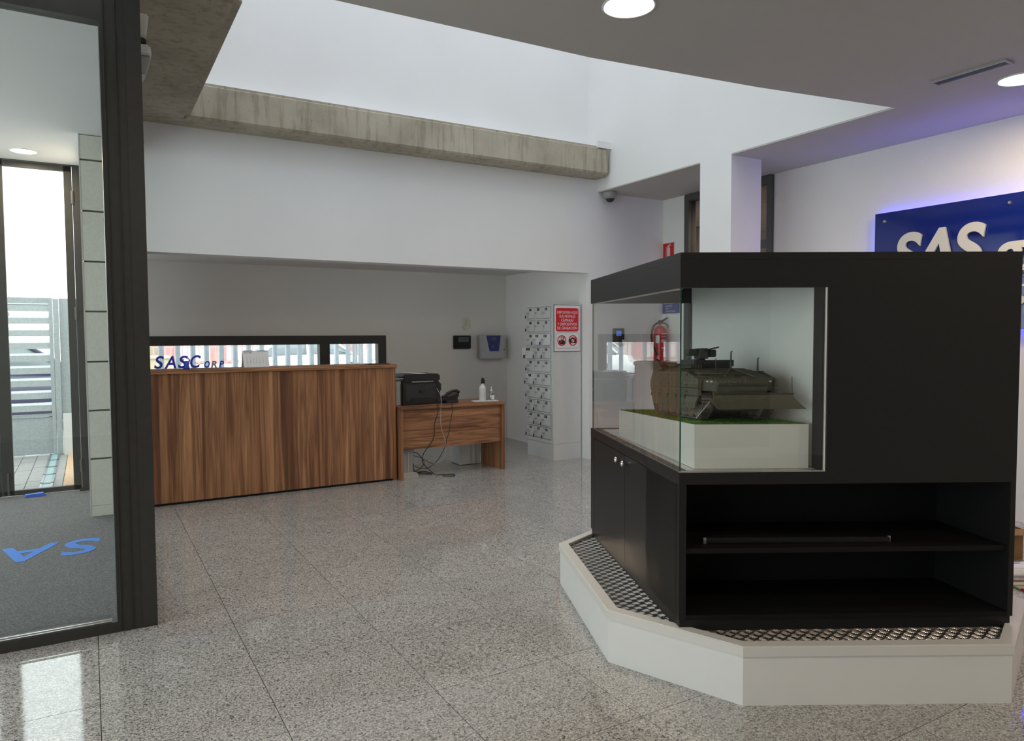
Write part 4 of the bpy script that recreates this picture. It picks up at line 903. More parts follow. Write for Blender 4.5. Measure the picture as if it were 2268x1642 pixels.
gr.add(gv, [(i * (N2 + 1) + j, i * (N2 + 1) + j + 1, (i + 1) * (N2 + 1) + j + 1, (i + 1) * (N2 + 1) + j) for i in range(N1) for j in range(N2)], smooth=True)
for k in range(9000):
    s_, t_ = rng.random(), rng.random(); p = pA + (pL - pA) * s_ * 0.985 + (pR - pA) * t_ * 0.995
    z = zF + (zBk - zF) * s_ + 0.001; a = rng.uniform(0, PI); h = rng.uniform(0.004, 0.010); w_ = 0.0012
    gr.add([(p.x - w_ * math.cos(a), p.y - w_ * math.sin(a), z), (p.x + w_ * math.cos(a), p.y + w_ * math.sin(a), z), (p.x + rng.uniform(-.003, .003), p.y + rng.uniform(-.003, .003), z + h)], [(0, 1, 2)])
gr.build('grass', M['grass'], pd, kind='stuff')

# ================================================================== SCALE TANK
P0 = Vector((2.283, 2.268, 1.081)); RU, RV, RW = Vector((0.865, -0.502, 0)), Vector((0.376, 0.927, -0.047)), Vector((0, 0, 1))
def T(u, v, w_): return P0 + RU * u + RV * v + RW * w_
tk = empty('model_tank', T(0.16, 0.3, 0), 'olive scale model of a tracked armoured vehicle with a dozer blade on grass', 'model tank')
def tb_(mb, u0, u1, v0, v1, w0, w1, bev=0, mi=0):
    P = [T(u, v, w_) for w_ in (w0, w1) for u, v in ((u0, v0), (u1, v0), (u1, v1), (u0, v1))]
    return mb.bevhexa(P, bev, mi) if bev else mb.hexa(P, mi)
def tx_(mb, prof, u0, u1, mi=0): # profile in (v,w) extruded along u
    return mb.extr([T(u0, v, w_) for v, w_ in prof], RU * (u1 - u0), mi)
TW = 0.325
tx_(MB(), [(0.04, 0.035), (-0.035, 0.115), (-0.045, 0.155), (-0.01, 0.178), (0.17, 0.222), (0.60, 0.226), (0.635, 0.19), (0.62, 0.04)], 0.055, TW - 0.055).build('hull', M['olive'], tk)
# upper hull over the tracks, chamfered nose corners
nose = [(0.006, 0.012), (0.006, 0.60), (TW - 0.006, 0.60), (TW - 0.006, 0.03)]
m_ = MB()
lo = [T(0.004, 0.02, 0.125), T(0.055, -0.04, 0.125), T(TW - 0.055, -0.04, 0.125), T(TW - 0.004, 0.02, 0.125), T(TW - 0.004, 0.60, 0.125), T(0.004, 0.60, 0.125)]
md = [T(0.004, 0.015, 0.178), T(0.055, -0.045, 0.170), T(TW - 0.055, -0.045, 0.170), T(TW - 0.004, 0.015, 0.178), T(TW - 0.004, 0.60, 0.200), T(0.004, 0.60, 0.200)]
up = [T(0.045, 0.14, 0.216), T(0.09, 0.10, 0.212), T(TW - 0.09, 0.10, 0.212), T(TW - 0.045, 0.14, 0.216), T(TW - 0.045, 0.58, 0.228), T(0.045, 0.58, 0.228)]
ix = lambda a, b: [(a + k, a + (k + 1) % 6, b + (k + 1) % 6, b + k) for k in range(6)]
m_.add(lo + md + up, ix(0, 6) + ix(6, 12) + [tuple(range(12, 18)), tuple(range(6))[::-1]])
m_.build('upper_hull', M['olive'], tk)
# side armour panels
vs = [0.0, 0.125, 0.235, 0.345, 0.455, 0.565]
for side in (0, 1):
    u0, u1 = (-0.012, 0.004) if side == 0 else (TW - 0.004, TW + 0.012); s_ = -1 if side == 0 else 1
    uo = -0.012 if side == 0 else TW + 0.012; ui = 0.002 if side == 0 else TW - 0.002
    for k in range(5):
        v0, v1 = vs[k] + 0.0012, vs[k + 1] - 0.0012
        wt = 0.210 if k else 0.205
        # upper panel (leans in), middle band, lower panel
        pu = MB(); top0 = 0.176 if k == 0 else wt
        pu.hexa([T(uo, v0, 0.138), T(ui, v0, 0.138), T(ui, v1, 0.138), T(uo, v1, 0.138), T(uo - s_ * 0.002, v0, top0), T(ui, v0, top0), T(ui, v1, wt), T(uo - s_ * 0.002, v1, wt)])
        pu.build('upper_armour_panel', M['olive'], tk)
        tb_(MB(), min(uo, ui), max(uo, ui), v0, v1, 0.104, 0.1365).build('middle_armour_panel', M['olive'], tk)
        lw = MB()
        w0 = 0.047; va = v0
        if k == 0: lw.extr([T(uo + s_ * 0.004, 0.03, 0.047), T(uo + s_ * 0.004, v1, 0.047), T(uo + s_ * 0.008, v1, 0.085), T(uo + s_ * 0.001, v1, 0.1025), T(uo + s_ * 0.001, v0, 0.1025), T(uo + s_ * 0.008, -0.002, 0.085)], RU * (-s_ * 0.006))
        else: lw.hexa([T(uo + s_ * 0.002, v0, w0), T(uo - s_ * 0.004, v0, w0), T(uo - s_ * 0.004, v1, w0), T(uo + s_ * 0.002, v1, w0), T(uo + s_ * 0.008, v0, 0.085), T(uo, v0, 0.085), T(uo, v1, 0.085), T(uo + s_ * 0.008, v1, 0.085)]).hexa([T(uo + s_ * 0.008, v0, 0.085), T(uo, v0, 0.085), T(uo, v1, 0.085), T(uo + s_ * 0.008, v1, 0.085), T(uo + s_ * 0.001, v0, 0.103), T(uo, v0, 0.103), T(uo, v1, 0.103), T(uo + s_ * 0.001, v1, 0.103)])
        lw.build('lower_armour_panel', M['olive'], tk)
    bt = MB()
    for k in range(1, 6):
        for w_ in (0.120, 0.150, 0.195):
            for dv in (-0.007, 0.007):
                c = T(uo + s_ * 0.0005, vs[k] + dv, w_); bt.tube([c, c + RU * s_ * 0.0025], 0.0022, 6)
        for dv in (-0.006, 0.004): bt.hexa([T(uo + s_ * a_, vs[k] + dv + b_ + o_, w_) for w_, o_ in ((0.088, 0), (0.106, -0.006)) for a_, b_ in ((0.008, 0), (0.011, 0), (0.011, 0.002), (0.008, 0.002))])
    bt.build('bolt', M['olive_dark'], tk, kind='stuff')
    # rear curved fender
    c = MB(); n = 8
    pr = [(0.565, 0.205)] + [(0.575 + 0.038 * math.sin(PI * k / n), 0.205 - (0.205 - 0.085) * k / n) for k in range(n + 1)] + [(0.565, 0.085)]
    tx_(c, pr, min(uo, uo - s_ * 0.05), max(uo, uo - s_ * 0.05)); c.build('rear_fender', M['olive'], tk)
    # track + wheels
    uc0, uc1 = (0.004, 0.052) if side == 0 else (TW - 0.052, TW - 0.004)
    path = []
    for k in range(46): path.append((0.045 + k * 0.0115, 0.004))
    for k in range(1, 12): a = -PI / 2 + PI * k / 12; path.append((0.565 + 0.048 * math.cos(a), 0.062 + 0.052 * math.sin(a)))
    for k in range(46): path.append((0.565 - k * 0.0122, 0.112))
    for k in range(1, 10): a = PI / 2 + PI * k / 10; path.append((0.035 + 0.042 * math.cos(a), 0.068 + 0.044 * math.sin(a)))
    tr = MB()
    for k, (v, w_) in enumerate(path):
        v2, w2 = path[(k + 1) % len(path)]; dv, dw = v2 - v, w2 - w_; L_ = math.hypot(dv, dw) or 1; nv, nw = -dw / L_, dv / L_
        A = [(v, w_), (v + dv * .72, w_ + dw * .72)]
        P = []
        for hh in (-0.0042, 0.0030):
            for u_, q in ((uc0, A[0]), (uc1, A[0]), (uc1, A[1]), (uc0, A[1])): P.append(T(u_, q[0] + nv * hh, q[1] + nw * hh))
        tr.hexa(P)
    tr.build('track_shoe', M['rubber'], tk, kind='stuff')
    for k in range(7):
        v = 0.065 + k * 0.078
        cw = T((uc0 + uc1) / 2, v, 0.036); hw = RU * 0.019
        wl = MB()
        prof = [(0.0, 0.014), (0.010, 0.014), (0.013, 0.008), (0.022, 0.008), (0.024, 0.018), (0.0295, 0.018), (0.0295, -0.018), (0.0, -0.018)]
        n = 22; v_ = []; f_ = []
        for r_, h_ in prof:
            for q in range(n): v_.append(T((uc0 + uc1) / 2 + s_ * h_, v + r_ * math.cos(2 * PI * q / n), 0.036 + r_ * math.sin(2 * PI * q / n)))
        for a_ in range(len(prof) - 1):
            for q in range(n): f_.append((a_ * n + q, a_ * n + (q + 1) % n, (a_ + 1) * n + (q + 1) % n, (a_ + 1) * n + q))
        wl.add(v_, f_, 0, True); wl.build('road_wheel', M['wheel'], tk)
# roof structures
tb_(MB(), 0.065, 0.235, 0.22, 0.40, 0.222, 0.258, bev=0.006).build('roof_box', M['olive_dark'], tk)
rs = MB(); tb_(rs, 0.062, 0.24, 0.215, 0.222, 0.232, 0.262); tb_(rs, 0.06, 0.065, 0.22, 0.40, 0.24, 0.266)
for k in range(7): tb_(rs, 0.075 + k * 0.022, 0.088 + k * 0.022, 0.209, 0.218, 0.236, 0.252)
rs.build('periscope', M['dark'], tk)
wsm = empty('x', (0, 0, 0)) if False else None
tb_(MB(), 0.055, 0.095, 0.27, 0.33, 0.283, 0.315, bev=0.004).build('sensor_head', M['olive_dark'], tk)
tb_(MB(), 0.100, 0.142, 0.26, 0.33, 0.268, 0.318, bev=0.003).build('weapon_mount', M['olive_dark'], tk)
tb_(MB(), 0.148, 0.178, 0.26, 0.32, 0.276, 0.311, bev=0.003).build('ammunition_box', M['dark'], tk)
MB().tube([T(0.12, 0.30, 0.305), T(0.132, 0.13, 0.318)], 0.0035, 8).build('gun_barrel', M['dark'], tk)
MB().tube([T(0.12, 0.30, 0.255), T(0.12, 0.30, 0.275)], 0.022, 14).build('mount_ring', M['olive_dark'], tk)
for k in range(5):
    MB().hexa([T(a_, b_, w_ + (0.0 if w_ > .2 else 0)) for w_ in (0.224, 0.236) for a_, b_ in ((0.012 + k * 0.012, 0.15 + 0.0), (0.018 + k * 0.012, 0.15), (0.040 + k * 0.012, 0.36), (0.034 + k * 0.012, 0.36))]).build('grille_bar', M['olive_dark'], tk)
tb_(MB(), 0.02, 0.12, 0.04, 0.12, 0.196, 0.203, bev=0.002).build('hatch', M['olive'], tk)
tb_(MB(), 0.05, 0.28, 0.43, 0.57, 0.228, 0.248, bev=0.006).build('rear_deck', M['olive_dark'], tk)
tx_(MB(), [(0.50, 0.225), (0.635, 0.19), (0.64, 0.26), (0.615, 0.272), (0.57, 0.262), (0.53, 0.235)], 0.01, 0.028).build('rear_fin', M['olive_dark'], tk)
tx_(MB(), [(0.56, 0.225), (0.63, 0.2), (0.63, 0.255), (0.60, 0.255)], 0.028, 0.12).build('smoke_shield', M['olive_dark'], tk)
# masts
for (u_, v_, w0, w1, r_) in ((0.184, 0.12, 0.215, 0.292, 0.0045), (0.285, 0.08, 0.196, 0.262, 0.0045)):
    MB().tube([T(u_, v_, w0), T(u_, v_, w1), T(u_ + 0.002, v_, w1 + 0.006), T(u_ + 0.006, v_, w1 + 0.007)], [r_, r_ * .7, r_ * .6, r_ * .5], 8).build('mast', M['dark'], tk)
MB().tube([T(0.092, 0.06, 0.20), T(0.09, 0.06, 0.268)], 0.0018, 6).build('whip_aerial', M['olive_dark'], tk)
# glacis bars and tools
MB().tube([T(0.105, 0.0, 0.190), T(0.18, 0.115, 0.222)], 0.004, 6).tube([T(0.235, 0.0, 0.186), T(0.18, 0.115, 0.222)], 0.004, 6).build('lifting_frame', M['olive'], tk)
tb_(MB(), 0.16, 0.20, 0.01, 0.04, 0.186, 0.196, bev=0.002).build('tow_bracket', M['dark'], tk)
tb_(MB(), 0.055, TW - 0.055, -0.052, -0.042, 0.150, 0.157).build('nose_strip', M['olive_dark'], tk)
for u0, red in ((0.012, True), (0.024, False), (0.036, False), (0.282, False), (0.294, False), (0.306, True)):
    uu = u0 if u0 < .1 else TW - u0
    c = T(u0, 0.015 - 0.06 * (uu - .004) / .051 - 0.002, 0.166)
    MB().tube([c + RV * 0.012, c - RV * 0.004], 0.0032, 12).build('head_lamp', M['lamp_red'] if red else M['white_pl'], tk)
tb_(MB(), 0.15, 0.235, -0.06, -0.045, 0.100, 0.118, bev=0.002).build('blade_mount', M['olive'], tk)
# dozer blade
n = 8; pts = []
for k in range(n + 1):
    t_ = k / n; pts.append((-0.145 + 0.050 * math.sin(PI * 0.5 * t_) - 0.012 * (t_ > 0.98), 0.052 + 0.066 * t_))
prof = pts + [(v + 0.008, w_) for v, w_ in pts[::-1]]
bl = MB()
m1 = [T(0.014 if w_ > 0.06 else 0.020, v, w_) for v, w_ in prof]; 
m1 = [T(0.016, v, w_) for v, w_ in prof]; m2 = [T(0.350 + 0.030 * max(0, (0.105 - w_)) / 0.05, v, w_) for v, w_ in prof]
n2 = len(prof); bl.add(m1 + m2, [(i, (i + 1) % n2, n2 + (i + 1) % n2, n2 + i) for i in range(n2)] + [tuple(range(n2))[::-1], tuple(range(n2, 2 * n2))])
bl.build('dozer_blade', M['olive'], tk)
MB().extr([T(0.002, -0.10, 0.095), T(0.018, -0.10, 0.100), T(0.022, -0.145, 0.050), T(0.012, -0.145, 0.055)], RV * 0.01).build('blade_cheek', M['olive'], tk)
tb_(MB(), 0.08, 0.10, -0.10, 0.05, 0.06, 0.075).build('push_arm', M['olive_dark'], tk)
tb_(MB(), 0.23, 0.25, -0.10, 0.05, 0.06, 0.075).build('push_arm', M['olive_dark'], tk)
MB().tube([T(0.349, -0.092, 0.112), T(0.347, -0.092, 0.186)], 0.0016, 6).build('blade_marker', M['dark'], tk)
MB().tube([T(0.030, -0.092, 0.112), T(0.028, -0.092, 0.170)], 0.0012, 6).build('blade_marker', M['olive_dark'], tk)
cn = MB()
for k in range(14):
    t_ = k / 13; p = T(0.014, -0.055, 0.075) * (1 - t_) + T(-0.012, 0.012, 0.006) * t_ ; cn.tube([p, p + Vector((0, 0, .004))], 0.0022, 5)
cn.build('chain', M['steel'], tk, kind='stuff')

# ================================================================== WALL FITTINGS
# blue company sign on the right wall
SXp = 6.075
bs = empty('company_sign', (6.1, 2.9, 1.5), 'large blue acrylic sign with white raised letters SAS, backlit in blue', 'sign')
SY0, SY1, SZ0, SZ1 = 1.0, 3.93, 1.478, 2.512
MB().box(SXp, SXp + 0.012, SY0, SY1, SZ0, SZ1).build('panel', M['blue_sign'], bs)
MB().box(SXp + 0.040, SXp + 0.056, SY0 + 0.03, SY1 - 0.03, SZ1 - 0.035, SZ1 - 0.02).box(SXp + 0.040, SXp + 0.056, SY0 + 0.03, SY1 - 0.03, SZ0 + 0.02, SZ0 + 0.035).box(SXp + 0.040, SXp + 0.056, SY1 - 0.035, SY1 - 0.02, SZ0 + 0.03, SZ1 - 0.03).build('light_strip', M['led_blue'], bs)
for px, py in ((1960, 491), (2237, 449)):
    p = onX(px, py, SXp)
    MB().tube([(XR, p.y, p.z), (SXp - 0.012, p.y, p.z), (SXp - 0.016, p.y, p.z)], [0.014, 0.014, 0.009], 16).build('standoff', M['chrome'], bs)
def sl(ch, px, ztop, cap, sx, bold=0.006, shear=0.22, py=540):
    p = onX(px, py, SXp); size = cap / 0.70
    text_mb(ch, size, frame_mat((SXp - 0.016, p.y, ztop - cap), (0, -1, 0), (0, 0, 1)), 0.009, bold, shear, sx=sx, res=14).build('letter', M['cream_lam'], bs)
z1 = onX(2020, 514, SXp).z; z2 = onX(2165, 497, SXp).z
CAPH = 0.36
sl('S', 1980, z1 - 0.012, CAPH, 0.93, 0.014, 0.16); sl('A', 2028, z1 - 0.004, CAPH, 0.93, 0.014, 0.22); sl('S', 2111, z1 + 0.004, CAPH, 0.93, 0.014, 0.16)
pg = onX(2205, 533, SXp); 
text_mb('g', 0.30 / 0.70, frame_mat((SXp - 0.016, pg.y, pg.z - 0.225), (0, -1, 0), (0, 0, 1)), 0.009, 0.012, 0.18, res=14).build('letter', M['cream_lam'], bs)
pe = onX(2258, 610, SXp)
text_mb('é', 0.13, frame_mat((SXp - 0.012, pe.y, pe.z - 0.01), (0, -1, 0), (0, 0, 1)), 0.009, 0.004, res=12).build('letter', M['cream_lam'], bs)
pl = onX(2257, 632, SXp); MB().box(SXp - 0.012, SXp, pl.y - 1.6, pl.y, pl.z - 0.008, pl.z + 0.006).build('underline', M['cream_lam'], bs)
po = onX(2254, 665, SXp); MB().tube([(SXp - 0.02, po.y - 0.02, po.z), (SXp, po.y - 0.02, po.z)], 0.035, 24).build('bullet', M['cream_lam'], bs)

# fire extinguisher sign + extinguisher
es = empty('extinguisher_sign', (6.13, 6.65, 2.48), 'red fire extinguisher pictogram sign high on the wall by the office door', 'sign')
MB().box(6.132, XR - 0.0005, 6.545, 6.745, 2.36, 2.572).build('plate', M['cream_lam'], es)
MB().box(6.1312, 6.133, 6.551, 6.739, 2.366, 2.566).build('red_field', M['red'], es)
e2 = MB(); X = 6.1308
def P_(y, z): return (X, y, z)
e2.extr([P_(6.665, 2.37), P_(6.615, 2.37), P_(6.615, 2.50), P_(6.620, 2.512), P_(6.630, 2.518), P_(6.630, 2.53), P_(6.600, 2.535), P_(6.600, 2.542), P_(6.632, 2.545), P_(6.600, 2.556), P_(6.606, 2.560), P_(6.645, 2.543), P_(6.650, 2.53), P_(6.650, 2.518), P_(6.660, 2.512), P_(6.665, 2.50)], (-0.0006, 0, 0))
e2.tube([P_(6.650, 2.54), P_(6.672, 2.52), P_(6.683, 2.48), P_(6.685, 2.37)], 0.0035, 6)
e2.build('pictogram', M['cream_lam'], es)
ex = empty('fire_extinguisher', (6.01, 6.64, 1.05), 'red fire extinguisher with a black hose hanging on the wall, seen through the showcase glass', 'extinguisher')
EX, EY = 6.015, 6.655
MB().lathe([(0, 0), (0.078, 0.0), (0.080, 0.01), (0.080, 0.075), (0.0, 0.075)], (EX, EY, 1.045), 28).build('base_ring', M['black'], ex)
MB().lathe([(0.0785, 0.06), (0.0795, 0.10), (0.0795, 0.43), (0.074, 0.465), (0.055, 0.495), (0.030, 0.51), (0.022, 0.515), (0, 0.515)], (EX, EY, 1.045), 32).build('cylinder', M['ext_red'], ex)
MB().lathe([(0.020, 0.51), (0.024, 0.515), (0.024, 0.545), (0.016, 0.55), (0, 0.55)], (EX, EY, 1.045), 16).build('valve', M['brass'], ex)
MB().extr([(EX - 0.03, EY - 0.01, 1.595), (EX + 0.02, EY - 0.01, 1.595), (EX + 0.10, EY - 0.03, 1.655), (EX + 0.095, EY - 0.03, 1.665), (EX + 0.02, EY - 0.01, 1.625), (EX - 0.02, EY - 0.01, 1.63)], (0, 0.02, 0)).tube([(EX + 0.01, EY - 0.02, 1.59), (EX + 0.05, EY - 0.03, 1.592), (EX + 0.085, EY - 0.04, 1.56), (EX + 0.09, EY - 0.04, 1.54)], 0.008, 8).build('handle', M['dark'], ex)
HY = EY - 0.02
MB().tube([(EX - 0.015, HY, 1.585), (EX - 0.07, HY, 1.595), (EX - 0.12, HY, 1.56), (EX - 0.15, HY, 1.50), (EX - 0.158, HY, 1.43), (EX - 0.15, HY, 1.36), (EX - 0.125, HY - .02, 1.28), (EX - 0.10, HY - .03, 1.20)], 0.0125, 10).build('hose', M['black'], ex)
MB().lathe([(0.0803, 0.32), (0.0803, 0.41)], (EX, EY, 1.045), 32).build('band', M['ext_red'], ex)
lb_ = MB()
def curved(mb, a0, a1, z0, z1, r=0.0812, n=6):
    v = []; f = []
    for k in range(n + 1):
        a = math.radians(a0 + (a1 - a0) * k / n); v += [(EX + r * math.cos(a), EY + r * math.sin(a), z0), (EX + r * math.cos(a), EY + r * math.sin(a), z1)]
    for k in range(n): f.append((2 * k, 2 * k + 2, 2 * k + 3, 2 * k + 1))
    return mb.add(v, f, 0, True)
curved(lb_, 185, 222, 1.35, 1.445); curved(lb_, 255, 290, 1.18, 1.245); lb_.build('paper_label', M['paper'], ex)
pr2 = MB()
for z_, h_, a1 in ((1.455, 0.016, 300), (1.432, 0.005, 300), (1.422, 0.005, 295), (1.395, 0.005, 300), (1.36, 0.026, 300), (1.285, 0.014, 275)):
    for k in range(9):
        a0 = 238 + k * (a1 - 238) / 9; curved(pr2, a0, a0 + (a1 - 238) / 9 * .7, z_, z_ + h_, 0.0809, 1)
pr2.build('printed_text', M['paper'], ex, kind='stuff')
curved(MB(), 263, 282, 1.19, 1.235, 0.0816, 4).build('flame_symbol', M['brass'], ex)
# blue direction sign
ds = empty('direction_sign', (6.13, 6.6, 1.78), 'small blue direction sign with white text on the wall above the extinguisher', 'sign')
MB().box(6.128, XR - 0.0005, 6.452, 6.742, 1.712, 1.868).build('plate', M['blue'], ds)
tx = MB()
for k, (s_, o_, sz) in enumerate((('› ÁREA COMERCIAL', 0.016, 0.022), ('SALA DE ESPERA', 0.06, 0.018), ('SALA 2', 0.06, 0.018), ('DIRECCIÓN COMERCIAL', 0.06, 0.018))):
    text_mb(s_, sz, frame_mat((6.1275, 6.742 - o_, 1.828 - k * 0.032), (0, -1, 0), (0, 0, 1)), bold=0.0006 if k == 0 else 0.0003, mb=tx, sx=0.85)
tx.build('lettering', M['paper'], ds)
# access reader
ar = empty('access_reader', (5.43, 6.74, 1.43), 'black wall access reader with a small lit blue screen, seen through the showcase glass', 'access reader')
MB().box(5.352, 5.512, 6.715, 6.75, 1.318, 1.530, bev=0.006).build('housing', M['black'], ar)
MB().box(5.385, 5.458, 6.712, 6.716, 1.438, 1.500).build('screen', M['screen_blue'], ar)
MB().box(5.473, 5.503, 6.712, 6.716, 1.352, 1.395).build('sticker', M['paper'], ar)
# dome camera
dc = empty('dome_camera', (5.235, 6.66, ZC), 'grey dome security camera on the ceiling at the end of the concrete beam', 'camera')
MB().lathe([(0.0, 0.0), (0.078, 0.0), (0.080, -0.012), (0.078, -0.055), (0.060, -0.066), (0, -0.066)], (5.240, 6.655, ZC), 28).build('housing', M['grey_pl'], dc)
MB().lathe([(0.052, -0.064), (0.050, -0.085), (0.038, -0.105), (0.018, -0.116), (0.0, -0.118)], (5.240, 6.655, ZC), 24).build('dome', M['dark'], dc)
MB().lathe([(0.060, -0.062), (0.056, -0.080), (0.050, -0.072), (0.052, -0.06)], (5.240, 6.655, ZC), 24).build('dome_ring', M['grey_pl'], dc)
# downlights
def downlight(x, y, z, r, label, e=14, m='lamp_on', col=(1, .78, .56)):
    t = empty('downlight', (x, y, z), label, 'ceiling light', 'round ceiling downlights')
    MB().lathe([(r * 1.10, -0.0005), (r * 1.12, -0.004), (r * 1.06, -0.010), (r, -0.004), (r, -0.001)], (x, y, z), 36).build('trim_ring', M['white_pl'], t)
    MB().lathe([(r * .995, -0.0035), (0.0, -0.0035)], (x, y, z), 36).build('diffuser', M[m], t)
    l = bpy.data.lights.new('lamp', 'AREA'); l.shape = 'DISK'; l.size = r * 1.8; l.energy = e; l.color = col
    o = bpy.data.objects.new('lamp', l); COL.objects.link(o); o.location = (x, y, z - 0.02)
d0 = onZ(1393, 12, ZC); downlight(d0.x, d0.y, ZC, 0.122, 'round lit ceiling downlight at the top edge, above the showcase', 7)
d0 = onZ(2262, 174, ZC); downlight(d0.x, d0.y, ZC, 0.122, 'round lit ceiling downlight next to the ceiling vent, top right', 7)
d0 = onZ(52, 334, 3.06); downlight(d0.x, d0.y, 3.06, 0.095, 'round lit downlight in the entrance lobby ceiling behind the glass', 6)
for x, y, l_ in ((0.6, 0.4, 'round lit ceiling downlight right above the photographer'), (3.4, -0.8, 'round lit ceiling downlight above the exhibition banner'), (5.1, -0.2, 'round lit ceiling downlight by the right wall, past the company sign')): downlight(x, y, ZC, 0.122, l_, 6)
# ceiling vent
vt = empty('ceiling_vent', (4.86, 2.5, ZC), 'narrow rectangular metal ceiling vent beside the right downlight', 'vent')
vm = MB(); vx0, vx1, vy0, vy1 = 4.80, 4.905, 2.29, 2.745
for b in ((vx0, vx0 + .014, vy0, vy1), (vx1 - .014, vx1, vy0, vy1), (vx0 + .014, vx1 - .014, vy0, vy0 + .014), (vx0 + .014, vx1 - .014, vy1 - .014, vy1)): vm.box(*b, ZC - 0.014, ZC - 0.0005)
vm.build('frame', M['grey_pl'], vt)
MB().box(vx0 + .01, vx1 - .01, vy0 + .01, vy1 - .01, ZC - 0.003, ZC - 0.0004).build('backing', M['dark'], vt)
for k in range(4):
    x = vx0 + 0.022 + k * 0.018; MB().hexa([(x, vy0 + .012, ZC - .012), (x + .003, vy0 + .012, ZC - .012), (x + .003, vy1 - .012, ZC - .012), (x, vy1 - .012, ZC - .012), (x + .01, vy0 + .012, ZC - .003), (x + .013, vy0 + .012, ZC - .003), (x + .013, vy1 - .012, ZC - .003), (x + .01, vy1 - .012, ZC - .003)]).build('slat', M['grey_pl'], vt)
# sensors beside the glass screen
s1 = empty('wall_speaker', (0.275, 4.22, 3.0), 'cream wedge-shaped device fixed high beside the entrance screen, above the white one', 'speaker')
MB().bevhexa([(0.262, 4.16, 2.975), (0.300, 4.16, 2.975), (0.300, 4.30, 2.975), (0.262, 4.30, 2.975), (0.262, 4.16, 3.095), (0.315, 4.16, 3.095), (0.315, 4.30, 3.095), (0.262, 4.30, 3.095)], 0.008).build('housing', M['cream_pl'], s1)
MB().box(0.262, 0.300, 4.17, 4.29, 2.945, 2.972, bev=0.004).build('bracket', M['dark'], s1)
s2 = empty('door_sensor', (0.275, 4.22, 2.85), 'white rounded sensor box fixed high beside the entrance screen, under the cream device', 'sensor')
MB().bevhexa([(0.262, 4.15, 2.885), (0.322, 4.15, 2.885), (0.322, 4.30, 2.885), (0.262, 4.30, 2.885), (0.262, 4.15, 2.938), (0.316, 4.15, 2.938), (0.316, 4.30, 2.938), (0.262, 4.30, 2.938)], 0.008).build('housing', M['white_pl'], s2)
MB().bevhexa([(0.262, 4.16, 2.79), (0.292, 4.16, 2.79), (0.292, 4.29, 2.79), (0.262, 4.29, 2.79), (0.262, 4.16, 2.883), (0.318, 4.16, 2.883), (0.318, 4.29, 2.883), (0.262, 4.29, 2.883)], 0.005).build('lower_cover', M['grey_pl'], s2)

# mat letters (read from the outer door), doorstop
ml = empty('mat_lettering', (-0.2, 5.8, 0.004), 'blue inlaid letters SAS on the grey entrance mat, read from the outer door', 'lettering')
for ch, x in (('S', 0.052), ('A', -0.225), ('S', -0.62)):
    text_mb(ch, 0.40 / 0.72, frame_mat((x, 5.955, 0.0045), (-1, 0, 0), (0, -1, 0)), 0.002, 0.010, 0.12, sx=0.92 if ch == 'S' else 0.85).build('letter', M['blue_mat'], ml)
p = onZ(263, 1240, 0.005); MB().box(p.x - 0.02, p.x + 0.035, p.y - 0.14, p.y + 0.16, 0.0042, 0.0062).build('letter_stroke', M['blue_mat'], ml)
tag(MB().extr([(-0.54, 7.84, 0.005), (-0.38, 7.86, 0.005), (-0.40, 7.86, 0.034), (-0.535, 7.84, 0.030)], (0.01, -0.05, 0)).build('door_wedge', M['blue_rubber'], org=(-0.46, 7.83, 0.005)), 'small blue door wedge on the mat at the foot of the outer door', 'door wedge')

# things beyond the showcase, right edge
fwd, rt = Vector((0.507, 0.862, 0)), Vector((0.862, -0.507, 0))
def Bf(lat, dep, z): v = fwd * dep + rt * lat; return (v.x, v.y, z)
def slab_(mb, l0, l1, d0, d1, z0, z1): return mb.hexa([Bf(l0, d0, z0), Bf(l1, d0, z0), Bf(l1, d1, z0), Bf(l0, d1, z0), Bf(l0, d0, z1), Bf(l1, d0, z1), Bf(l1, d1, z1), Bf(l0, d1, z1)])
bx = empty('cardboard_box', Bf(3.09, 4.65, 0), 'small open brown cardboard box on the floor at the right edge, behind the showcase', 'box')
cb_ = MB(); slab_(cb_, 2.97, 3.27, 4.55, 4.556, 0.001, 0.195); slab_(cb_, 2.97, 3.27, 4.744, 4.75, 0.001, 0.195); slab_(cb_, 2.97, 2.976, 4.556, 4.744, 0.001, 0.195); slab_(cb_, 3.264, 3.27, 4.556, 4.744, 0.001, 0.195); slab_(cb_, 2.976, 3.264, 4.556, 4.744, 0.001, 0.006)
cb_.build('carton', M['card'], bx)
MB().extr([Bf(2.975, 4.548, 0.195), Bf(3.275, 4.548, 0.195), Bf(3.285, 4.50, 0.165), Bf(2.98, 4.50, 0.17)], (0, 0, 0.003)).build('flap', M['card'], bx)
MB().extr([Bf(2.975, 4.752, 0.195), Bf(3.26, 4.752, 0.195), Bf(3.28, 4.80, 0.225), Bf(2.97, 4.80, 0.22)], (0, 0, 0.003)).build('flap', M['card'], bx)
wbg = empty('white_bag', Bf(3.05, 4.33, 0), 'white printed paper bag lying on the floor in front of the cardboard box', 'bag')
MB().bevhexa([Bf(2.88, 4.20, 0.001), Bf(3.3, 4.20, 0.001), Bf(3.3, 4.40, 0.001), Bf(2.88, 4.40, 0.001), Bf(2.89, 4.24, 0.045), Bf(3.3, 4.22, 0.05), Bf(3.3, 4.39, 0.04), Bf(2.88, 4.38, 0.04)], 0.012).build('bag_body', M['paper'], wbg)
slab_(MB(), 2.92, 3.10, 4.33, 4.345, 0.050, 0.0515).build('printed_line', M['pale_ink'], wbg)
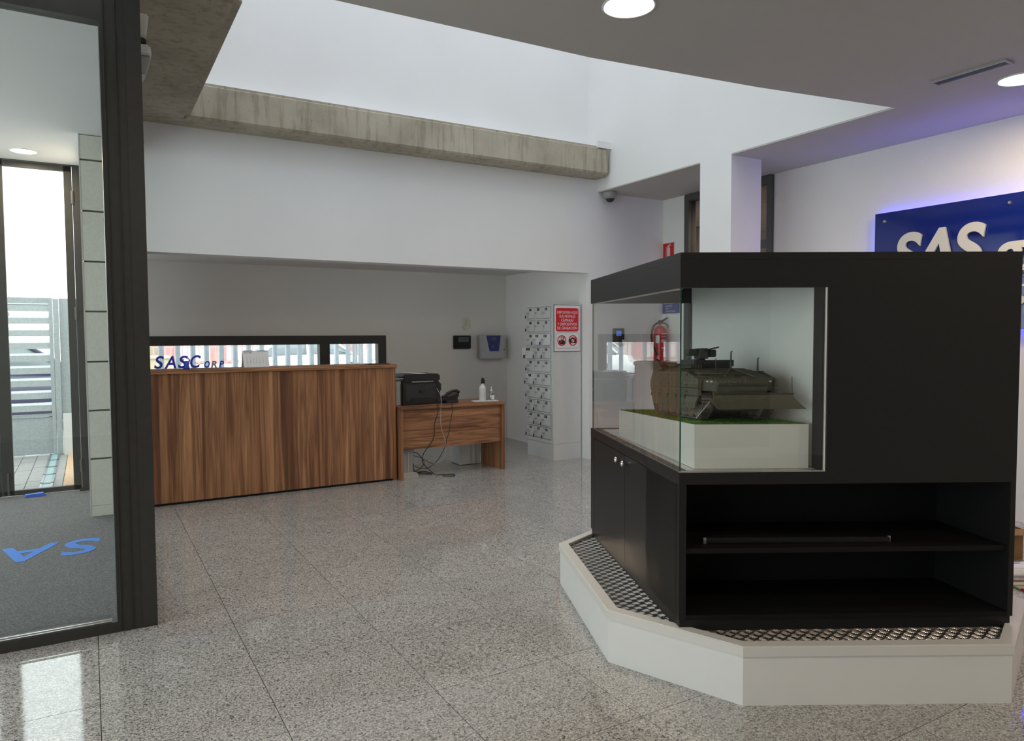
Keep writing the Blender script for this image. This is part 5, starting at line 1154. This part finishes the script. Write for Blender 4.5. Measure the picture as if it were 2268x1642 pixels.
for k, (m_n, dp) in enumerate((('bark', 4.13), ('far_tan', 4.08), ('leaf', 4.03), ('red', 3.98))):
    mg = slab_(MB(), 2.83 + 0.01 * k, 3.12 + 0.01 * k, dp - 0.045, dp, 0.0005, 0.012 + 0.004 * (k % 2)).build('magazine', M[m_n], org=Bf(2.97, dp, 0))
    tag(mg, ('dark brown', 'tan', 'green', 'red')[k] + ' magazine lying on the floor between the white bag and the platform', 'magazine', 'magazines on the floor')

# exhibition banner behind the photographer (seen mirrored in the showcase glass)
def Bn(lat, back, z): v = rt * lat - fwd * back; return (v.x, v.y, z)
bn2 = empty('exhibition_banner', Bn(2.5, 2.5, 0), 'dark exhibition banner with white Spanish text, mirrored in the showcase glass', 'banner')
MB().hexa([Bn(1.95, 2.5, 0.12), Bn(3.25, 2.5, 0.12), Bn(3.25, 2.52, 0.12), Bn(1.95, 2.52, 0.12), Bn(1.95, 2.5, 2.1), Bn(3.25, 2.5, 2.1), Bn(3.25, 2.52, 2.1), Bn(1.95, 2.52, 2.1)]).build('print', M['banner'], bn2)
MB().hexa([Bn(1.9, 2.42, 0), Bn(3.3, 2.42, 0), Bn(3.3, 2.6, 0), Bn(1.9, 2.6, 0), Bn(1.9, 2.45, 0.12), Bn(3.3, 2.45, 0.12), Bn(3.3, 2.57, 0.12), Bn(1.9, 2.57, 0.12)]).build('base', M['steel'], bn2)
# facing forward: reading direction is -rt
def btxt(s_, lat, z, size, m_): text_mb(s_, size, frame_mat(Bn(lat, 2.495, z), -rt, (0, 0, 1)), 0.001, 0.001).build('print_line', M[m_], bn2)
btxt('Proyecto TELLUS', 2.97, 0.88, 0.125, 'paper')
for lat, z, s_ in ((2.52, 0.62, 'Plataforma'), (2.40, 0.45, 'Tecnología')):
    MB().hexa([Bn(lat - 0.46, 2.490, z - 0.03), Bn(lat + 0.03, 2.490, z - 0.03), Bn(lat + 0.03, 2.498, z - 0.03), Bn(lat - 0.46, 2.498, z - 0.03), Bn(lat - 0.46, 2.490, z + 0.10), Bn(lat + 0.03, 2.490, z + 0.10), Bn(lat + 0.03, 2.498, z + 0.10), Bn(lat - 0.46, 2.498, z + 0.10)]).build('caption_box', M['white_pl'], bn2)
    text_mb(s_, 0.085, frame_mat(Bn(lat, 2.488, z), -rt, (0, 0, 1)), 0.0005).build('caption', M['ink'], bn2)
